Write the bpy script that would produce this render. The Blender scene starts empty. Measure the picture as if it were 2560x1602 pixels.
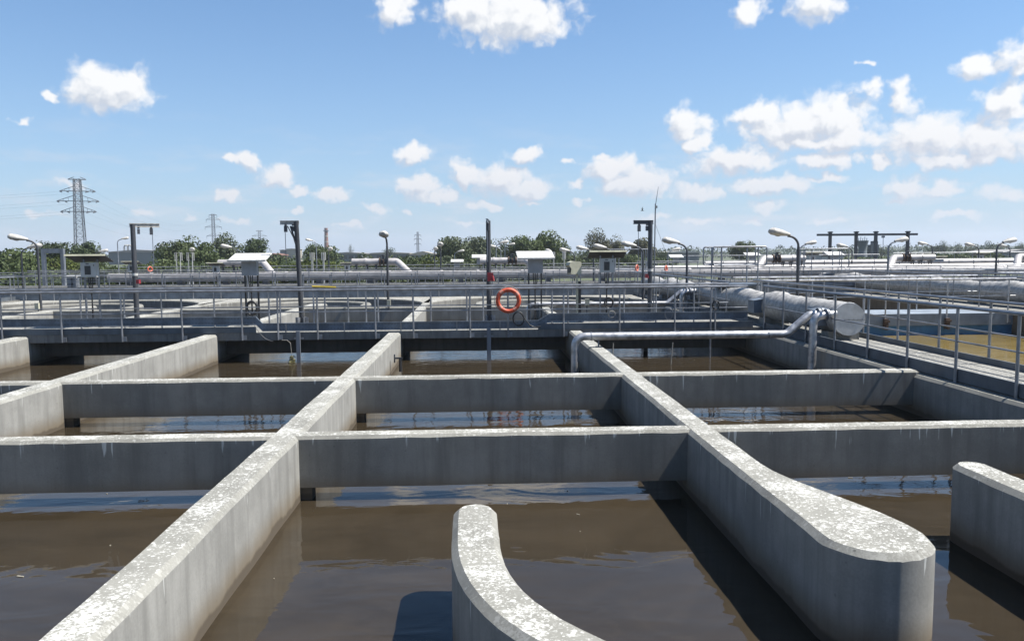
import bpy, math, random
from mathutils import Vector, Matrix, noise

R = math.radians
rnd = random.Random(7)
scene = bpy.context.scene
col = scene.collection

# ------------------------------------------------------------------ camera
FPX, W0, H0 = 1960.0, 2560.0, 1602.0
EYE = Vector((0.0, 0.0, 1.7))
YAW, PITCH, ROLL = 0.0433, 0.0837, 0.0075
fwd = Vector((math.sin(YAW) * math.cos(PITCH), math.cos(YAW) * math.cos(PITCH), -math.sin(PITCH)))
r0 = Vector((math.cos(YAW), -math.sin(YAW), 0))
u0 = r0.cross(fwd)
rt = r0 * math.cos(ROLL) - u0 * math.sin(ROLL)
up = u0 * math.cos(ROLL) + r0 * math.sin(ROLL)
cam_data = bpy.data.cameras.new("camera")
cam_data.sensor_fit = 'HORIZONTAL'
cam_data.sensor_width = 36.0
cam_data.lens = 36.0 * FPX / W0
cam_data.clip_start = 0.05
cam_data.clip_end = 20000
cam = bpy.data.objects.new("camera", cam_data)
M3 = Matrix((rt, up, -fwd)).transposed()
cam.matrix_world = Matrix.Translation(EYE) @ M3.to_4x4()
col.objects.link(cam)
scene.camera = cam


def ray(px, py):
    return (fwd * FPX + rt * (px - W0 / 2) + up * (H0 / 2 - py)).normalized()


def at(px, py, Y):
    """point of the place seen at (px, py) that stands Y metres away"""
    d = ray(px, py)
    return EYE + d * (Y / d.y)


def on(px, py, Z):
    d = ray(px, py)
    return EYE + d * ((Z - EYE.z) / d.z)


def horizon(px):
    return 638.0 - ROLL * (px - 1194)


# ------------------------------------------------------------------ sun and sky
SUN_TO = Vector((0.62, -0.04, 1.0)).normalized()
sun_el = math.asin(SUN_TO.z)
sun_az = math.atan2(SUN_TO.x, SUN_TO.y)
sd = bpy.data.lights.new("sun", 'SUN')
sd.energy = 5.0
sd.angle = R(0.53)
sd.color = (1.0, 0.955, 0.88)
sun = bpy.data.objects.new("sun", sd)
sun.rotation_mode = 'QUATERNION'
sun.rotation_quaternion = SUN_TO.to_track_quat('Z', 'Y')
sun.location = (20, 0, 40)
col.objects.link(sun)

scene.view_settings.view_transform = 'Standard'
scene.view_settings.look = 'None'
scene.view_settings.exposure = 1.2
scene.view_settings.gamma = 1.0
scene.view_settings.use_curve_mapping = False

world = bpy.data.worlds.new("World")
scene.world = world
world.use_nodes = True
wt = world.node_tree
wt.nodes.clear()


class NT:
    """small helper to write node graphs"""
    def __init__(self, tree):
        self.t = tree

    def n(self, typ, **kw):
        nd = self.t.nodes.new(typ)
        for k, v in kw.items():
            setattr(nd, k, v)
        return nd

    def link(self, a, b):
        self.t.links.new(a, b)

    def put(self, sock, v):
        if hasattr(v, 'is_linked') or isinstance(v, bpy.types.NodeSocket):
            self.link(v, sock)
        else:
            sock.default_value = v

    def math(self, op, a, b=None, c=None, clamp=False):
        nd = self.n('ShaderNodeMath', operation=op, use_clamp=clamp)
        self.put(nd.inputs[0], a)
        if b is not None:
            self.put(nd.inputs[1], b)
        if c is not None:
            self.put(nd.inputs[2], c)
        return nd.outputs[0]

    def vmath(self, op, a, b=None, out=0):
        nd = self.n('ShaderNodeVectorMath', operation=op)
        self.put(nd.inputs[0], a)
        if b is not None:
            if op == 'SCALE':
                self.put(nd.inputs['Scale'], b)
            else:
                self.put(nd.inputs[1], b)
        return nd.outputs[out]

    def sep(self, v):
        nd = self.n('ShaderNodeSeparateXYZ')
        self.link(v, nd.inputs[0])
        return nd.outputs

    def comb(self, x=0.0, y=0.0, z=0.0):
        nd = self.n('ShaderNodeCombineXYZ')
        for i, v in enumerate((x, y, z)):
            self.put(nd.inputs[i], v)
        return nd.outputs[0]

    def noise(self, vec, scale, detail=4.0, rough=0.55, dist=0.0):
        nd = self.n('ShaderNodeTexNoise')
        self.put(nd.inputs['Vector'], vec)
        nd.inputs['Scale'].default_value = scale
        nd.inputs['Detail'].default_value = detail
        nd.inputs['Roughness'].default_value = rough
        nd.inputs['Distortion'].default_value = dist
        return nd.outputs['Fac']

    def step(self, v, lo, hi, a=0.0, b=1.0):
        nd = self.n('ShaderNodeMapRange', interpolation_type='SMOOTHSTEP')
        self.put(nd.inputs['Value'], v)
        self.put(nd.inputs['From Min'], lo)
        self.put(nd.inputs['From Max'], hi)
        nd.inputs['To Min'].default_value = a
        nd.inputs['To Max'].default_value = b
        return nd.outputs['Result']

    def mix(self, fac, a, b, blend='MIX'):
        nd = self.n('ShaderNodeMix', data_type='RGBA', blend_type=blend)
        self.put(nd.inputs[0], fac)
        for s, v in ((nd.inputs[6], a), (nd.inputs[7], b)):
            if isinstance(v, tuple) and len(v) == 3:
                v = (*v, 1.0)
            self.put(s, v)
        return nd.outputs[2]


# clouds of the photographed sky: (px, py, half width, half height, weight)
CLOUDS = [
    (270, 222, 98, 50, 1.0), (235, 200, 48, 34, 1.0), (320, 215, 48, 38, .9),
    (130, 240, 22, 15, .55), (44, 297, 24, 11, .5), (185, 462, 50, 16, .4),
    (575, 400, 38, 13, .7), (632, 406, 42, 22, .95), (690, 440, 42, 25, .85), (745, 474, 38, 14, .7), (838, 486, 52, 17, .75),
    (566, 488, 32, 17, .9), (370, 534, 42, 13, .6), (600, 549, 50, 12, .5), (935, 522, 36, 13, .8), (742, 524, 18, 9, .5),
    (1032, 385, 52, 27, 1.0), (1042, 472, 50, 30, 1.05), (1100, 486, 46, 20, .8), (1168, 440, 40, 36, 1.05), (1245, 450, 80, 42, 1.0), (1325, 474, 62, 28, .9),
    (1216, 515, 48, 15, .75), (1320, 388, 52, 22, .95), (1335, 508, 30, 8, .5),
    (985, 26, 58, 50, .7), (1270, 40, 168, 62, 1.15), (1330, 62, 90, 46, 1.0), (1180, 20, 80, 40, 1.0),
    (1868, 32, 46, 36, .7), (2046, 5, 70, 42, .95),
    (2010, 315, 150, 52, 1.15), (2075, 300, 95, 60, 1.1), (1905, 290, 70, 30, .95), (2120, 345, 70, 34, 1.0), (2020, 356, 130, 20, .9),
    (1722, 312, 50, 42, .95), (1745, 360, 36, 30, .8), (1835, 402, 125, 34, .95), (2070, 400, 95, 24, .7),
    (1530, 425, 70, 36, 1.0), (1585, 455, 90, 40, 1.0), (1425, 410, 28, 10, .6), (1440, 456, 34, 15, .6), (1450, 502, 30, 12, .5),
    (1750, 478, 80, 24, .85), (1920, 466, 95, 24, .9), (2065, 447, 52, 12, .6),
    (2320, 345, 140, 48, .95), (2465, 355, 115, 50, .92), (2400, 398, 150, 24, .75), (2515, 255, 62, 44, .8), (2450, 170, 48, 34, .7), (2555, 150, 48, 50, .75),
    (2170, 222, 36, 24, .6), (2258, 240, 34, 46, .65), (2174, 153, 22, 11, .5),
    (2262, 468, 44, 30, .85), (2358, 474, 46, 20, .75), (2235, 505, 36, 8, .5), (1912, 513, 56, 15, .7), (2205, 404, 26, 15, .6), (2505, 486, 70, 24, .5),
    (1750, 555, 70, 10, .5), (1885, 550, 46, 12, .5), (2055, 548, 54, 11, .5), (1640, 545, 50, 12, .45), (1160, 560, 60, 9, .4), (870, 560, 60, 9, .4),
    (1010, 530, 30, 10, .45), (110, 530, 60, 11, .4), (480, 540, 40, 10, .4), (2380, 545, 80, 10, .4), (1500, 400, 40, 14, .5),
]
HIGH = [(-20, 30, 9, 2.6, .75), (12, 33, 10, 2.8, .8), (26, 48, 8, 3.5, .7), (-10, 62, 9, 4, .6)]

SC = math.degrees(1)
blobs = []
for (px, py, hw, hh, wgt) in CLOUDS:
    d = ray(px, py)
    blobs.append((SC * math.atan2(d.x, d.y), SC * math.asin(d.z), hw / FPX * SC * 1.12, hh / FPX * SC * 1.18, wgt))
blobs += HIGH

w = NT(wt)
tc = w.n('ShaderNodeTexCoord')
dirv = w.vmath('NORMALIZE', tc.outputs['Generated'])
dx, dy, dz = w.sep(dirv)
az = w.math('MULTIPLY', w.math('ARCTAN2', dx, dy), SC)
# the sky in view carries on round the horizon: fold the azimuth into 72 degree sectors
azf = w.math('SUBTRACT', w.math('PINGPONG', w.math('ADD', az, 36.0 + 720.0), 72.0), 36.0)
el = w.math('MULTIPLY', w.math('ARCSINE', dz), SC)
base_p = w.comb(azf, el, 0.0)
sky = w.n('ShaderNodeTexSky', sky_type='NISHITA')
sky.sun_disc = False
sky.sun_elevation = sun_el
sky.sun_rotation = sun_az
sky.altitude = 0.0
sky.air_density = 1.0
sky.dust_density = 0.2
sky.ozone_density = 3.0
# summer haze: the sky pales towards the horizon all round
clear = w.mix(1.0, sky.outputs[0], (0.86, 1.18, 1.36), 'MULTIPLY')
pale = w.math('POWER', 2.718, w.math('MULTIPLY', w.math('MAXIMUM', el, 0.0), -0.115))
skyc = w.mix(w.math('MULTIPLY', pale, 0.93), clear, (4.1, 4.75, 6.1))
veil_n = w.n('ShaderNodeTexNoise', noise_dimensions='2D')
w.link(w.comb(w.math('MULTIPLY', az, 0.10), w.math('MULTIPLY', el, 0.42), 0.0), veil_n.inputs['Vector'])
veil_n.inputs['Scale'].default_value = 1.6
veil_n.inputs['Detail'].default_value = 5.0
veil_n.inputs['Roughness'].default_value = 0.62
veil = w.math('MULTIPLY', w.step(veil_n.outputs['Fac'], 0.46, 0.74), w.math('MULTIPLY', w.step(el, 0.0, 2.0), w.step(el, 11.0, 3.0)))
skyc = w.mix(w.math('MULTIPLY', veil, 0.40), skyc, (6.2, 6.4, 7.0))


q0 = w.comb(az, el, 0.0)
wob = w.n('ShaderNodeTexNoise', noise_dimensions='2D')
w.link(q0, wob.inputs['Vector'])
wob.inputs['Scale'].default_value = 0.5
wob.inputs['Detail'].default_value = 3.0
wob.inputs['Roughness'].default_value = 0.6
wv = w.vmath('MULTIPLY', w.vmath('SUBTRACT', wob.outputs['Color'], (0.5, 0.5, 0.5)), (2.4, 1.5, 0.0))


def density_terms(offset, detail):
    p2 = w.vmath('ADD', w.vmath('ADD', base_p, wv), offset)
    q = w.vmath('ADD', w.vmath('ADD', q0, w.vmath('SCALE', wv, 0.5)), offset)
    vor = w.n('ShaderNodeTexVoronoi', voronoi_dimensions='2D')
    w.link(q, vor.inputs['Vector'])
    vor.inputs['Scale'].default_value = 0.9
    puff = w.math('MULTIPLY_ADD', vor.outputs['Distance'], -0.42, 0.20)
    nd = w.n('ShaderNodeTexNoise', noise_dimensions='2D')
    w.link(q, nd.inputs['Vector'])
    nd.inputs['Scale'].default_value = 1.5
    nd.inputs['Detail'].default_value = detail
    nd.inputs['Roughness'].default_value = 0.60
    fine = w.math('MULTIPLY_ADD', nd.outputs['Fac'], 0.50, -0.25)
    return p2, w.math('ADD', puff, fine)


T0 = density_terms((0.0, 0.0, 0.0), 5.0)
T1 = density_terms((0.45, 0.70, 0.0), 2.0)


def cloud_group(name, sub):
    """density of the clouds of one patch of sky, here and a little up-sun"""
    gt = bpy.data.node_groups.new(name, 'ShaderNodeTree')
    for k in ('P', 'Q'):
        gt.interface.new_socket(name=k, in_out='INPUT', socket_type='NodeSocketVector')
    for k in ('D', 'E'):
        gt.interface.new_socket(name=k, in_out='OUTPUT', socket_type='NodeSocketFloat')
    gg = NT(gt)
    gin, gout = gg.n('NodeGroupInput'), gg.n('NodeGroupOutput')
    for ch in (0, 1):
        acc = None
        for (a, e, sa, se, wg) in sub:
            k = 1.02 * (0.78 + 0.22 * wg)
            nd = gg.n('ShaderNodeVectorMath', operation='MULTIPLY_ADD')
            gg.link(gin.outputs[ch], nd.inputs[0])
            nd.inputs[1].default_value = (1 / (sa * k), 1 / (se * k), 0.0)
            nd.inputs[2].default_value = (-a / (sa * k), -e / (se * k), max(0.0, 1.05 - wg) * 0.75)
            v = gg.vmath('LENGTH', nd.outputs[0], out=1)
            if acc is None:
                acc = v
            else:
                nd = gg.n('ShaderNodeMath', operation='SMOOTH_MIN')
                gg.link(acc, nd.inputs[0])
                gg.link(v, nd.inputs[1])
                nd.inputs[2].default_value = 0.06
                acc = nd.outputs[0]
        gg.link(gg.math('SUBTRACT', 0.98, acc), gout.inputs[ch])
    return gt


def background(color):
    bgn = w.n('ShaderNodeBackground')
    bgn.inputs['Strength'].default_value = 0.050
    w.link(color, bgn.inputs['Color'])
    return bgn.outputs[0]


plain = background(skyc)
vis = w.math('MULTIPLY', w.step(el, -0.3, 1.2), w.step(el, 0.0, 7.0, 0.55, 0.96))
hzf = w.step(el, 1.0, 11.0)
c_dark = w.mix(hzf, (5.2, 5.4, 6.2), (5.5, 5.9, 6.6))
c_lite = w.mix(hzf, (7.0, 6.9, 7.2), (8.8, 8.8, 8.8))


def tile(a0, a1, e0, e1):
    sub = []
    for bl in blobs:
        ma, me = 1.45 * bl[2] + 1.2, 1.45 * bl[3] + 0.9
        if a0 - ma < bl[0] < a1 + ma and e0 - me < bl[1] < e1 + me:
            sub.append(bl)
    if not sub:
        return plain
    gr = w.n('ShaderNodeGroup', node_tree=cloud_group('cloud_patch', sub))
    w.link(T0[0], gr.inputs[0])
    w.link(T1[0], gr.inputs[1])
    D0 = w.math('ADD', gr.outputs[0], T0[1])
    D1 = w.math('ADD', gr.outputs[1], T1[1])
    alpha = w.math('MULTIPLY', w.step(D0, -0.06, 0.56), vis)
    litf = w.step(w.math('SUBTRACT', D0, D1), -0.42, 0.26)
    return background(w.mix(alpha, skyc, w.mix(litf, c_dark, c_lite)))


def mix_shader(fac, s0, s1):
    nd = w.n('ShaderNodeMixShader')
    w.link(fac, nd.inputs[0])
    w.link(s0, nd.inputs[1])
    w.link(s1, nd.inputs[2])
    return nd.outputs[0]


AZ = list(range(-36, 37, 6))
EL = [-1, 6, 11, 17, 28, 90]
shade = None
for j in range(len(EL) - 1):
    row = None
    for i in range(len(AZ) - 1):
        tl = tile(AZ[i], AZ[i + 1], EL[j], EL[j + 1])
        row = tl if row is None else mix_shader(w.math('GREATER_THAN', azf, float(AZ[i])), row, tl)
    shade = row if shade is None else mix_shader(w.math('GREATER_THAN', el, float(EL[j])), shade, row)
shade = mix_shader(w.math('LESS_THAN', el, -0.4), shade, plain)
wo = w.n('ShaderNodeOutputWorld')
w.link(shade, wo.inputs['Surface'])
world.cycles.sampling_method = 'NONE'


# ------------------------------------------------------------------ materials
MATS = {}


def new_mat(name):
    m = bpy.data.materials.new(name)
    m.use_nodes = True
    m.node_tree.nodes.clear()
    t = NT(m.node_tree)
    out = t.n('ShaderNodeOutputMaterial')
    b = t.n('ShaderNodeBsdfPrincipled')
    t.link(b.outputs[0], out.inputs['Surface'])
    MATS[name] = m
    return m, t, b, out


def simple(name, c, rough=0.6, metal=0.0, var=0.18, scale=6.0, bump=0.0, spec=0.5, c2=None, streak=False):
    m, t, b, out = new_mat(name)
    ge = t.n('ShaderNodeNewGeometry')
    pos = ge.outputs['Position']
    if streak:
        pos = t.vmath('MULTIPLY', pos, (1.0, 1.0, 0.12))
    nz = t.noise(pos, scale, 5.0, 0.6)
    if max(c) > 0.2 and metal < 0.5:
        c = tuple(k * 0.58 for k in c)
    lo = tuple(x * (1 - var) for x in c)
    hi = tuple(min(1, x * (1 + var)) for x in (c if c2 is None else c2))
    f = t.step(nz, 0.3, 0.7)
    t.link(t.mix(f, lo, hi), b.inputs['Base Color'])
    b.inputs['Metallic'].default_value = metal
    b.inputs['Specular IOR Level'].default_value = spec
    t.put(b.inputs['Roughness'], t.math('MULTIPLY_ADD', nz, 0.25, rough - 0.12, clamp=True))
    if bump:
        bp = t.n('ShaderNodeBump')
        bp.inputs['Strength'].default_value = bump
        bp.inputs['Distance'].default_value = 0.02
        t.link(t.noise(pos, scale * 4, 5.0, 0.6), bp.inputs['Height'])
        t.link(bp.outputs[0], b.inputs['Normal'])
    return m


def concrete(name, base, droppings=1.0, stain=True, water_z=-0.63, top=0.72):
    m, t, b, out = new_mat(name)
    ge = t.n('ShaderNodeNewGeometry')
    pos = ge.outputs['Position']
    nrm = t.sep(ge.outputs['True Normal'])
    x, y, z = t.sep(pos)
    topf = t.step(nrm[2], 0.45, 0.8)
    big = t.noise(pos, 0.9, 5.0, 0.6)
    mid = t.noise(pos, 5.0, 6.0, 0.65)
    fin = t.noise(pos, 60.0, 3.0, 0.6)
    stk = t.noise(t.vmath('MULTIPLY', pos, (7.0, 7.0, 0.5)), 1.0, 4.0, 0.6)
    v = t.math('ADD', t.math('MULTIPLY', big, 0.5), t.math('ADD', t.math('MULTIPLY', mid, 0.3), t.math('MULTIPLY', fin, 0.2)))
    f = t.step(v, 0.36, 0.64)
    c = t.mix(f, tuple(k * 0.78 for k in base), tuple(k * 1.15 for k in base))
    side = t.math('SUBTRACT', 1.0, topf)
    sf = t.math('MULTIPLY', t.step(stk, 0.40, 0.72), t.math('MULTIPLY', side, 0.72))
    c = t.mix(sf, c, tuple(k * 0.62 for k in base))
    # tone of level surfaces painted to offset the strong sun on tops
    c = t.mix(topf, c, t.mix(1.0, c, (top, top, top * 0.96), 'MULTIPLY'))
    # pits and black specks
    vp = t.n('ShaderNodeTexVoronoi')
    t.link(pos, vp.inputs['Vector'])
    vp.inputs['Scale'].default_value = 9.0
    pit = t.math('LESS_THAN', t.math('ADD', vp.outputs['Distance'], t.math('MULTIPLY', mid, 0.25)), 0.20)
    c = t.mix(t.math('MULTIPLY', pit, t.math('MULTIPLY_ADD', topf, 0.45, 0.25)), c, (0.05, 0.05, 0.045))
    if droppings > 0:
        cov = t.math('MULTIPLY_ADD', t.noise(pos, 2.3, 4.0, 0.7), 0.50, -0.25)
        n1 = t.noise(t.vmath('MULTIPLY', pos, (1.0, 1.25, 1.0)), 25.0, 6.0, 0.75, 0.6)
        thr0 = 0.62 - 0.085 * droppings
        spl = t.step(t.math('ADD', n1, t.math('MULTIPLY', cov, 1.15)), thr0 - 0.01, thr0 + 0.09)
        n3 = t.noise(t.vmath('ADD', pos, (7.0, 3.0, 1.0)), 62.0, 4.0, 0.6, 0.3)
        spl = t.math('MAXIMUM', spl, t.math('MULTIPLY', t.step(t.math('ADD', n3, t.math('MULTIPLY', cov, 0.9)), thr0 + 0.03, thr0 + 0.10), 0.8))
        for sc, br, k in ((11.0, 0.08, 0.15), (26.0, 0.05, 0.18)):
            vo = t.n('ShaderNodeTexVoronoi', voronoi_dimensions='2D')
            wv = t.vmath('MULTIPLY', t.vmath('ADD', pos, t.comb(t.math('MULTIPLY', n3, 0.03), t.math('MULTIPLY', n1, 0.06), 0.0)), (1.0, 1.0, 1.0))
            t.link(t.vmath('ADD', wv, (sc, 0.3 * sc, 0.0)), vo.inputs['Vector'])
            vo.inputs['Scale'].default_value = sc
            rr = t.sep(vo.outputs['Color'])[0]
            rad = t.math('MULTIPLY_ADD', rr, k, br - 0.06 + 0.03 * droppings)
            spl = t.math('MAXIMUM', spl, t.step(t.math('SUBTRACT', rad, vo.outputs['Distance']), 0.0, 0.04))
        spl = t.math('MULTIPLY', spl, t.step(nrm[2], 0.60, 0.95))
        c = t.mix(t.math('MULTIPLY', spl, 0.85), c, (0.44, 0.44, 0.42))
        # runs of droppings over the edge
        rn = t.noise(t.vmath('MULTIPLY', pos, (16.0, 16.0, 1.1)), 1.0, 3.0, 0.65)
        rn2 = t.noise(t.vmath('MULTIPLY', pos, (2.0, 2.0, 0.0)), 1.0, 2.0, 0.5)
        thr = t.math('ADD', t.math('MULTIPLY_ADD', z, -0.50, 0.595), t.math('MULTIPLY_ADD', rn2, -0.16, 0.08))
        run = t.math('MULTIPLY', t.step(t.math('SUBTRACT', rn, thr), 0.0, 0.05), side)
        run = t.math('MULTIPLY', run, t.step(z, -0.42, -0.1))
        c = t.mix(t.math('MULTIPLY', run, 0.8 * min(1.0, droppings)), c, (0.46, 0.47, 0.45))
    if stain:
        # tide mark left by the sludge just above the water
        zz = t.math('ADD', z, t.math('MULTIPLY_ADD', t.noise(t.vmath('MULTIPLY', pos, (3.0, 3.0, 1.0)), 1.0, 4.0, 0.6), 0.14, -0.07))
        s1 = t.step(zz, water_z + 0.30, water_z + 0.04)
        s1 = t.math('MULTIPLY', s1, side)
        c = t.mix(t.math('MULTIPLY', s1, 0.85), c, (0.115, 0.090, 0.058))
        s2 = t.math('MULTIPLY', t.step(zz, water_z + 0.085, water_z + 0.05), side)
        c = t.mix(t.math('MULTIPLY', s2, 0.8), c, (0.06, 0.048, 0.035))
    t.link(c, b.inputs['Base Color'])
    b.inputs['Roughness'].default_value = 0.88
    b.inputs['Specular IOR Level'].default_value = 0.3
    bp = t.n('ShaderNodeBump')
    bp.inputs['Strength'].default_value = 0.22
    bp.inputs['Distance'].default_value = 0.007
    t.link(t.math('ADD', t.math('MULTIPLY', mid, 0.7), t.math('MULTIPLY', fin, 0.3)), bp.inputs['Height'])
    t.link(bp.outputs[0], b.inputs['Normal'])
    return m


def water(name, c_lo, c_hi, ripple=1.0):
    m, t, b, out = new_mat(name)
    ge = t.n('ShaderNodeNewGeometry')
    pos = ge.outputs['Position']
    x, y, z = t.sep(pos)
    sw = t.noise(t.vmath('MULTIPLY', pos, (0.5, 0.9, 1.0)), 1.0, 6.0, 0.6, 1.2)
    wc = t.mix(t.step(sw, 0.35, 0.68), c_lo, c_hi)
    sl = t.noise(t.vmath('MULTIPLY', pos, (0.55, 1.5, 1.0)), 1.0, 7.0, 0.62, 2.6)
    band = t.math('SUBTRACT', 1.0, t.math('MULTIPLY', t.math('ABSOLUTE', t.math('SUBTRACT', sl, 0.52)), 26.0), clamp=True)
    wc = t.mix(t.math('MULTIPLY', band, 0.10), wc, tuple(k * 1.7 for k in c_hi))
    t.link(wc, b.inputs['Base Color'])
    b.inputs['Roughness'].default_value = 0.025
    b.inputs['IOR'].default_value = 1.33
    b.inputs['Specular IOR Level'].default_value = 0.5
    n1 = t.noise(t.vmath('MULTIPLY', pos, (1.3, 2.4, 1.0)), 1.0, 2.0, 0.5, 0.6)
    n2 = t.noise(t.vmath('MULTIPLY', pos, (4.5, 9.0, 1.0)), 1.0, 3.0, 0.55, 0.4)
    area = t.noise(pos, 0.35, 2.0, 0.5)
    # mixers stir the water beside the bridge
    near = t.math('ADD', t.step(y, 9.0, 17.0), t.math('MULTIPLY', t.step(area, 0.42, 0.62), 0.35))
    amp = t.math('MULTIPLY_ADD', near, 0.85, 0.08)
    h = t.math('ADD', t.math('MULTIPLY', n1, 0.55), t.math('MULTIPLY', t.math('MULTIPLY', n2, amp), 0.30))
    bp = t.n('ShaderNodeBump')
    bp.inputs['Strength'].default_value = 1.0
    bp.inputs['Distance'].default_value = 0.018 * ripple
    t.link(h, bp.inputs['Height'])
    t.link(bp.outputs[0], b.inputs['Normal'])
    return m


concrete('concrete', (0.222, 0.220, 0.206), 0.95, top=0.80)
concrete('concrete_shaded', (0.168, 0.165, 0.153), 0.95, top=1.05)  # darker copy of the concrete: shade of the beam faces put into its colour
concrete('concrete_clean', (0.22, 0.216, 0.20), 0.25)
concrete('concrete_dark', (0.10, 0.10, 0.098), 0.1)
concrete('concrete_brown', (0.14, 0.115, 0.085), 0.1)  # brown light thrown back by the ochre water, painted into the base colour
concrete('deck', (0.16, 0.157, 0.15), 0.1, stain=False, top=1.0)
water('sludge_water', (0.023, 0.0180, 0.0118), (0.032, 0.025, 0.0165))
water('ochre_water', (0.145, 0.108, 0.038), (0.18, 0.134, 0.05), 0.6)
simple('galvanised', (0.205, 0.215, 0.235), 0.42, 0.55, 0.25, 5.0)
simple('galvanised_plate', (0.12, 0.145, 0.18), 0.55, 0.35, 0.30, 3.0)
simple('toe_plate', (0.15, 0.175, 0.205), 0.55, 0.35, 0.25, 3.0)
simple('dark_steel', (0.055, 0.06, 0.07), 0.5, 0.4, 0.25, 4.0)
simple('slate_steel', (0.040, 0.043, 0.050), 0.55, 0.15, 0.3, 6.0, streak=True)
simple('grey_steel', (0.15, 0.165, 0.19), 0.5, 0.4, 0.25, 4.0, streak=True)
simple('black_plastic', (0.018, 0.018, 0.02), 0.45, 0.0, 0.2)
simple('alu_pipe', (0.38, 0.38, 0.39), 0.42, 0.75, 0.3, 9.0)
simple('jacket', (0.62, 0.59, 0.58), 0.5, 0.2, 0.2, 3.0, 0.1)
simple('wrap', (0.50, 0.49, 0.47), 0.55, 0.25, 0.3, 9.0, 0.5)
simple('cap_metal', (0.72, 0.72, 0.72), 0.45, 0.3, 0.15, 5.0)
simple('pale_plate', (0.31, 0.36, 0.42), 0.55, 0.2, 0.2, 2.0)
simple('wrap_dull', (0.30, 0.29, 0.27), 0.7, 0.1, 0.25, 4.0, 0.5)
simple('white_paint', (0.74, 0.74, 0.71), 0.5, 0.0, 0.15, 9.0)
simple('lamp_shell', (0.58, 0.56, 0.52), 0.5, 0.0, 0.22, 14.0)
simple('lamp_glass', (0.33, 0.33, 0.32), 0.25, 0.0, 0.2, 6.0)
simple('cabinet', (0.40, 0.41, 0.43), 0.5, 0.1, 0.12, 5.0)
simple('cabinet_light', (0.66, 0.66, 0.64), 0.5, 0.0, 0.1, 5.0)
simple('window_dark', (0.02, 0.022, 0.028), 0.2, 0.0, 0.2)
simple('roof_edge', (0.70, 0.68, 0.50), 0.6, 0.0, 0.2)
simple('roof_white', (0.80, 0.80, 0.78), 0.55, 0.0, 0.2, 14.0)
simple('cream_plastic', (0.62, 0.60, 0.46), 0.45, 0.0, 0.12)
simple('orange', (0.72, 0.10, 0.035), 0.55, 0.0, 0.22, 12.0)
simple('orange_faded', (0.74, 0.28, 0.20), 0.6, 0.0, 0.15, 12.0)
simple('red_paint', (0.19, 0.012, 0.018), 0.4, 0.0, 0.2)
simple('rope', (0.42, 0.40, 0.36), 0.8, 0.0, 0.2, 30.0)
simple('yellow_tape', (0.65, 0.48, 0.03), 0.5, 0.0, 0.1)
simple('green_plastic', (0.03, 0.22, 0.14), 0.5, 0.0, 0.1)
simple('weed', (0.13, 0.12, 0.05), 0.85, 0.0, 0.4, 20.0)
simple('blue_paint', (0.05, 0.19, 0.36), 0.6, 0.0, 0.25, 3.0)
simple('bark', (0.09, 0.07, 0.05), 0.9, 0.0, 0.3, 8.0, 0.4)
simple('grass', (0.050, 0.062, 0.028), 0.95, 0.0, 0.4, 0.15)
simple('yard', (0.20, 0.20, 0.195), 0.9, 0.0, 0.25, 0.8)
simple('far_wall_grey', (0.20, 0.225, 0.24), 0.7, 0.0, 0.08, 0.2)
simple('far_wall_cream', (0.45, 0.41, 0.34), 0.8, 0.0, 0.12, 0.2)
simple('far_wall_white', (0.55, 0.55, 0.53), 0.8, 0.0, 0.1, 0.2)
simple('far_roof', (0.34, 0.33, 0.32), 0.7, 0.0, 0.15, 0.2)
simple('brick_red', (0.17, 0.085, 0.065), 0.85, 0.0, 0.2, 0.5)
simple('pylon_steel', (0.05, 0.058, 0.068), 0.6, 0.3, 0.15, 0.4)
simple('tower_dark', (0.085, 0.10, 0.115), 0.8, 0.0, 0.2, 0.4)
simple('hill', (0.040, 0.052, 0.036), 1.0, 0.0, 0.3, 0.02)
simple('bird', (0.10, 0.10, 0.10), 0.8, 0.0, 0.2)
simple('debris', (0.45, 0.42, 0.34), 0.9, 0.0, 0.3, 40.0)
simple('rust', (0.07, 0.045, 0.032), 0.85, 0.0, 0.3, 9.0)


def foliage(name, c1, c2):
    m, t, b, out = new_mat(name)
    ge = t.n('ShaderNodeNewGeometry')
    oi = t.n('ShaderNodeObjectInfo')
    nz = t.noise(ge.outputs['Position'], 0.55, 4.0, 0.6)
    n2 = t.noise(ge.outputs['Position'], 5.0, 2.0, 0.5)
    f = t.math('ADD', t.math('MULTIPLY', nz, 0.6), t.math('MULTIPLY', n2, 0.4))
    c = t.mix(t.step(f, 0.36, 0.64), c1, c2)
    hs = t.n('ShaderNodeHueSaturation')
    t.link(c, hs.inputs['Color'])
    t.put(hs.inputs['Value'], t.math('MULTIPLY_ADD', oi.outputs['Random'], 0.3, 0.85))
    t.link(hs.outputs[0], b.inputs['Base Color'])
    b.inputs['Roughness'].default_value = 0.65
    b.inputs['Specular IOR Level'].default_value = 0.25
    tr = t.n('ShaderNodeBsdfTranslucent')
    t.link(hs.outputs[0], tr.inputs['Color'])
    mx = t.n('ShaderNodeMixShader')
    mx.inputs[0].default_value = 0.28
    t.link(b.outputs[0], mx.inputs[1])
    t.link(tr.outputs[0], mx.inputs[2])
    t.link(mx.outputs[0], out.inputs['Surface'])
    return m


foliage('leaf_mid', (0.042, 0.062, 0.022), (0.082, 0.106, 0.040))
foliage('leaf_dark', (0.034, 0.052, 0.025), (0.066, 0.088, 0.038))
foliage('leaf_willow', (0.052, 0.070, 0.037), (0.098, 0.118, 0.064))
foliage('leaf_olive', (0.058, 0.060, 0.030), (0.10, 0.10, 0.054))
foliage('leaf_yellow', (0.044, 0.062, 0.012), (0.080, 0.098, 0.022))


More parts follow.
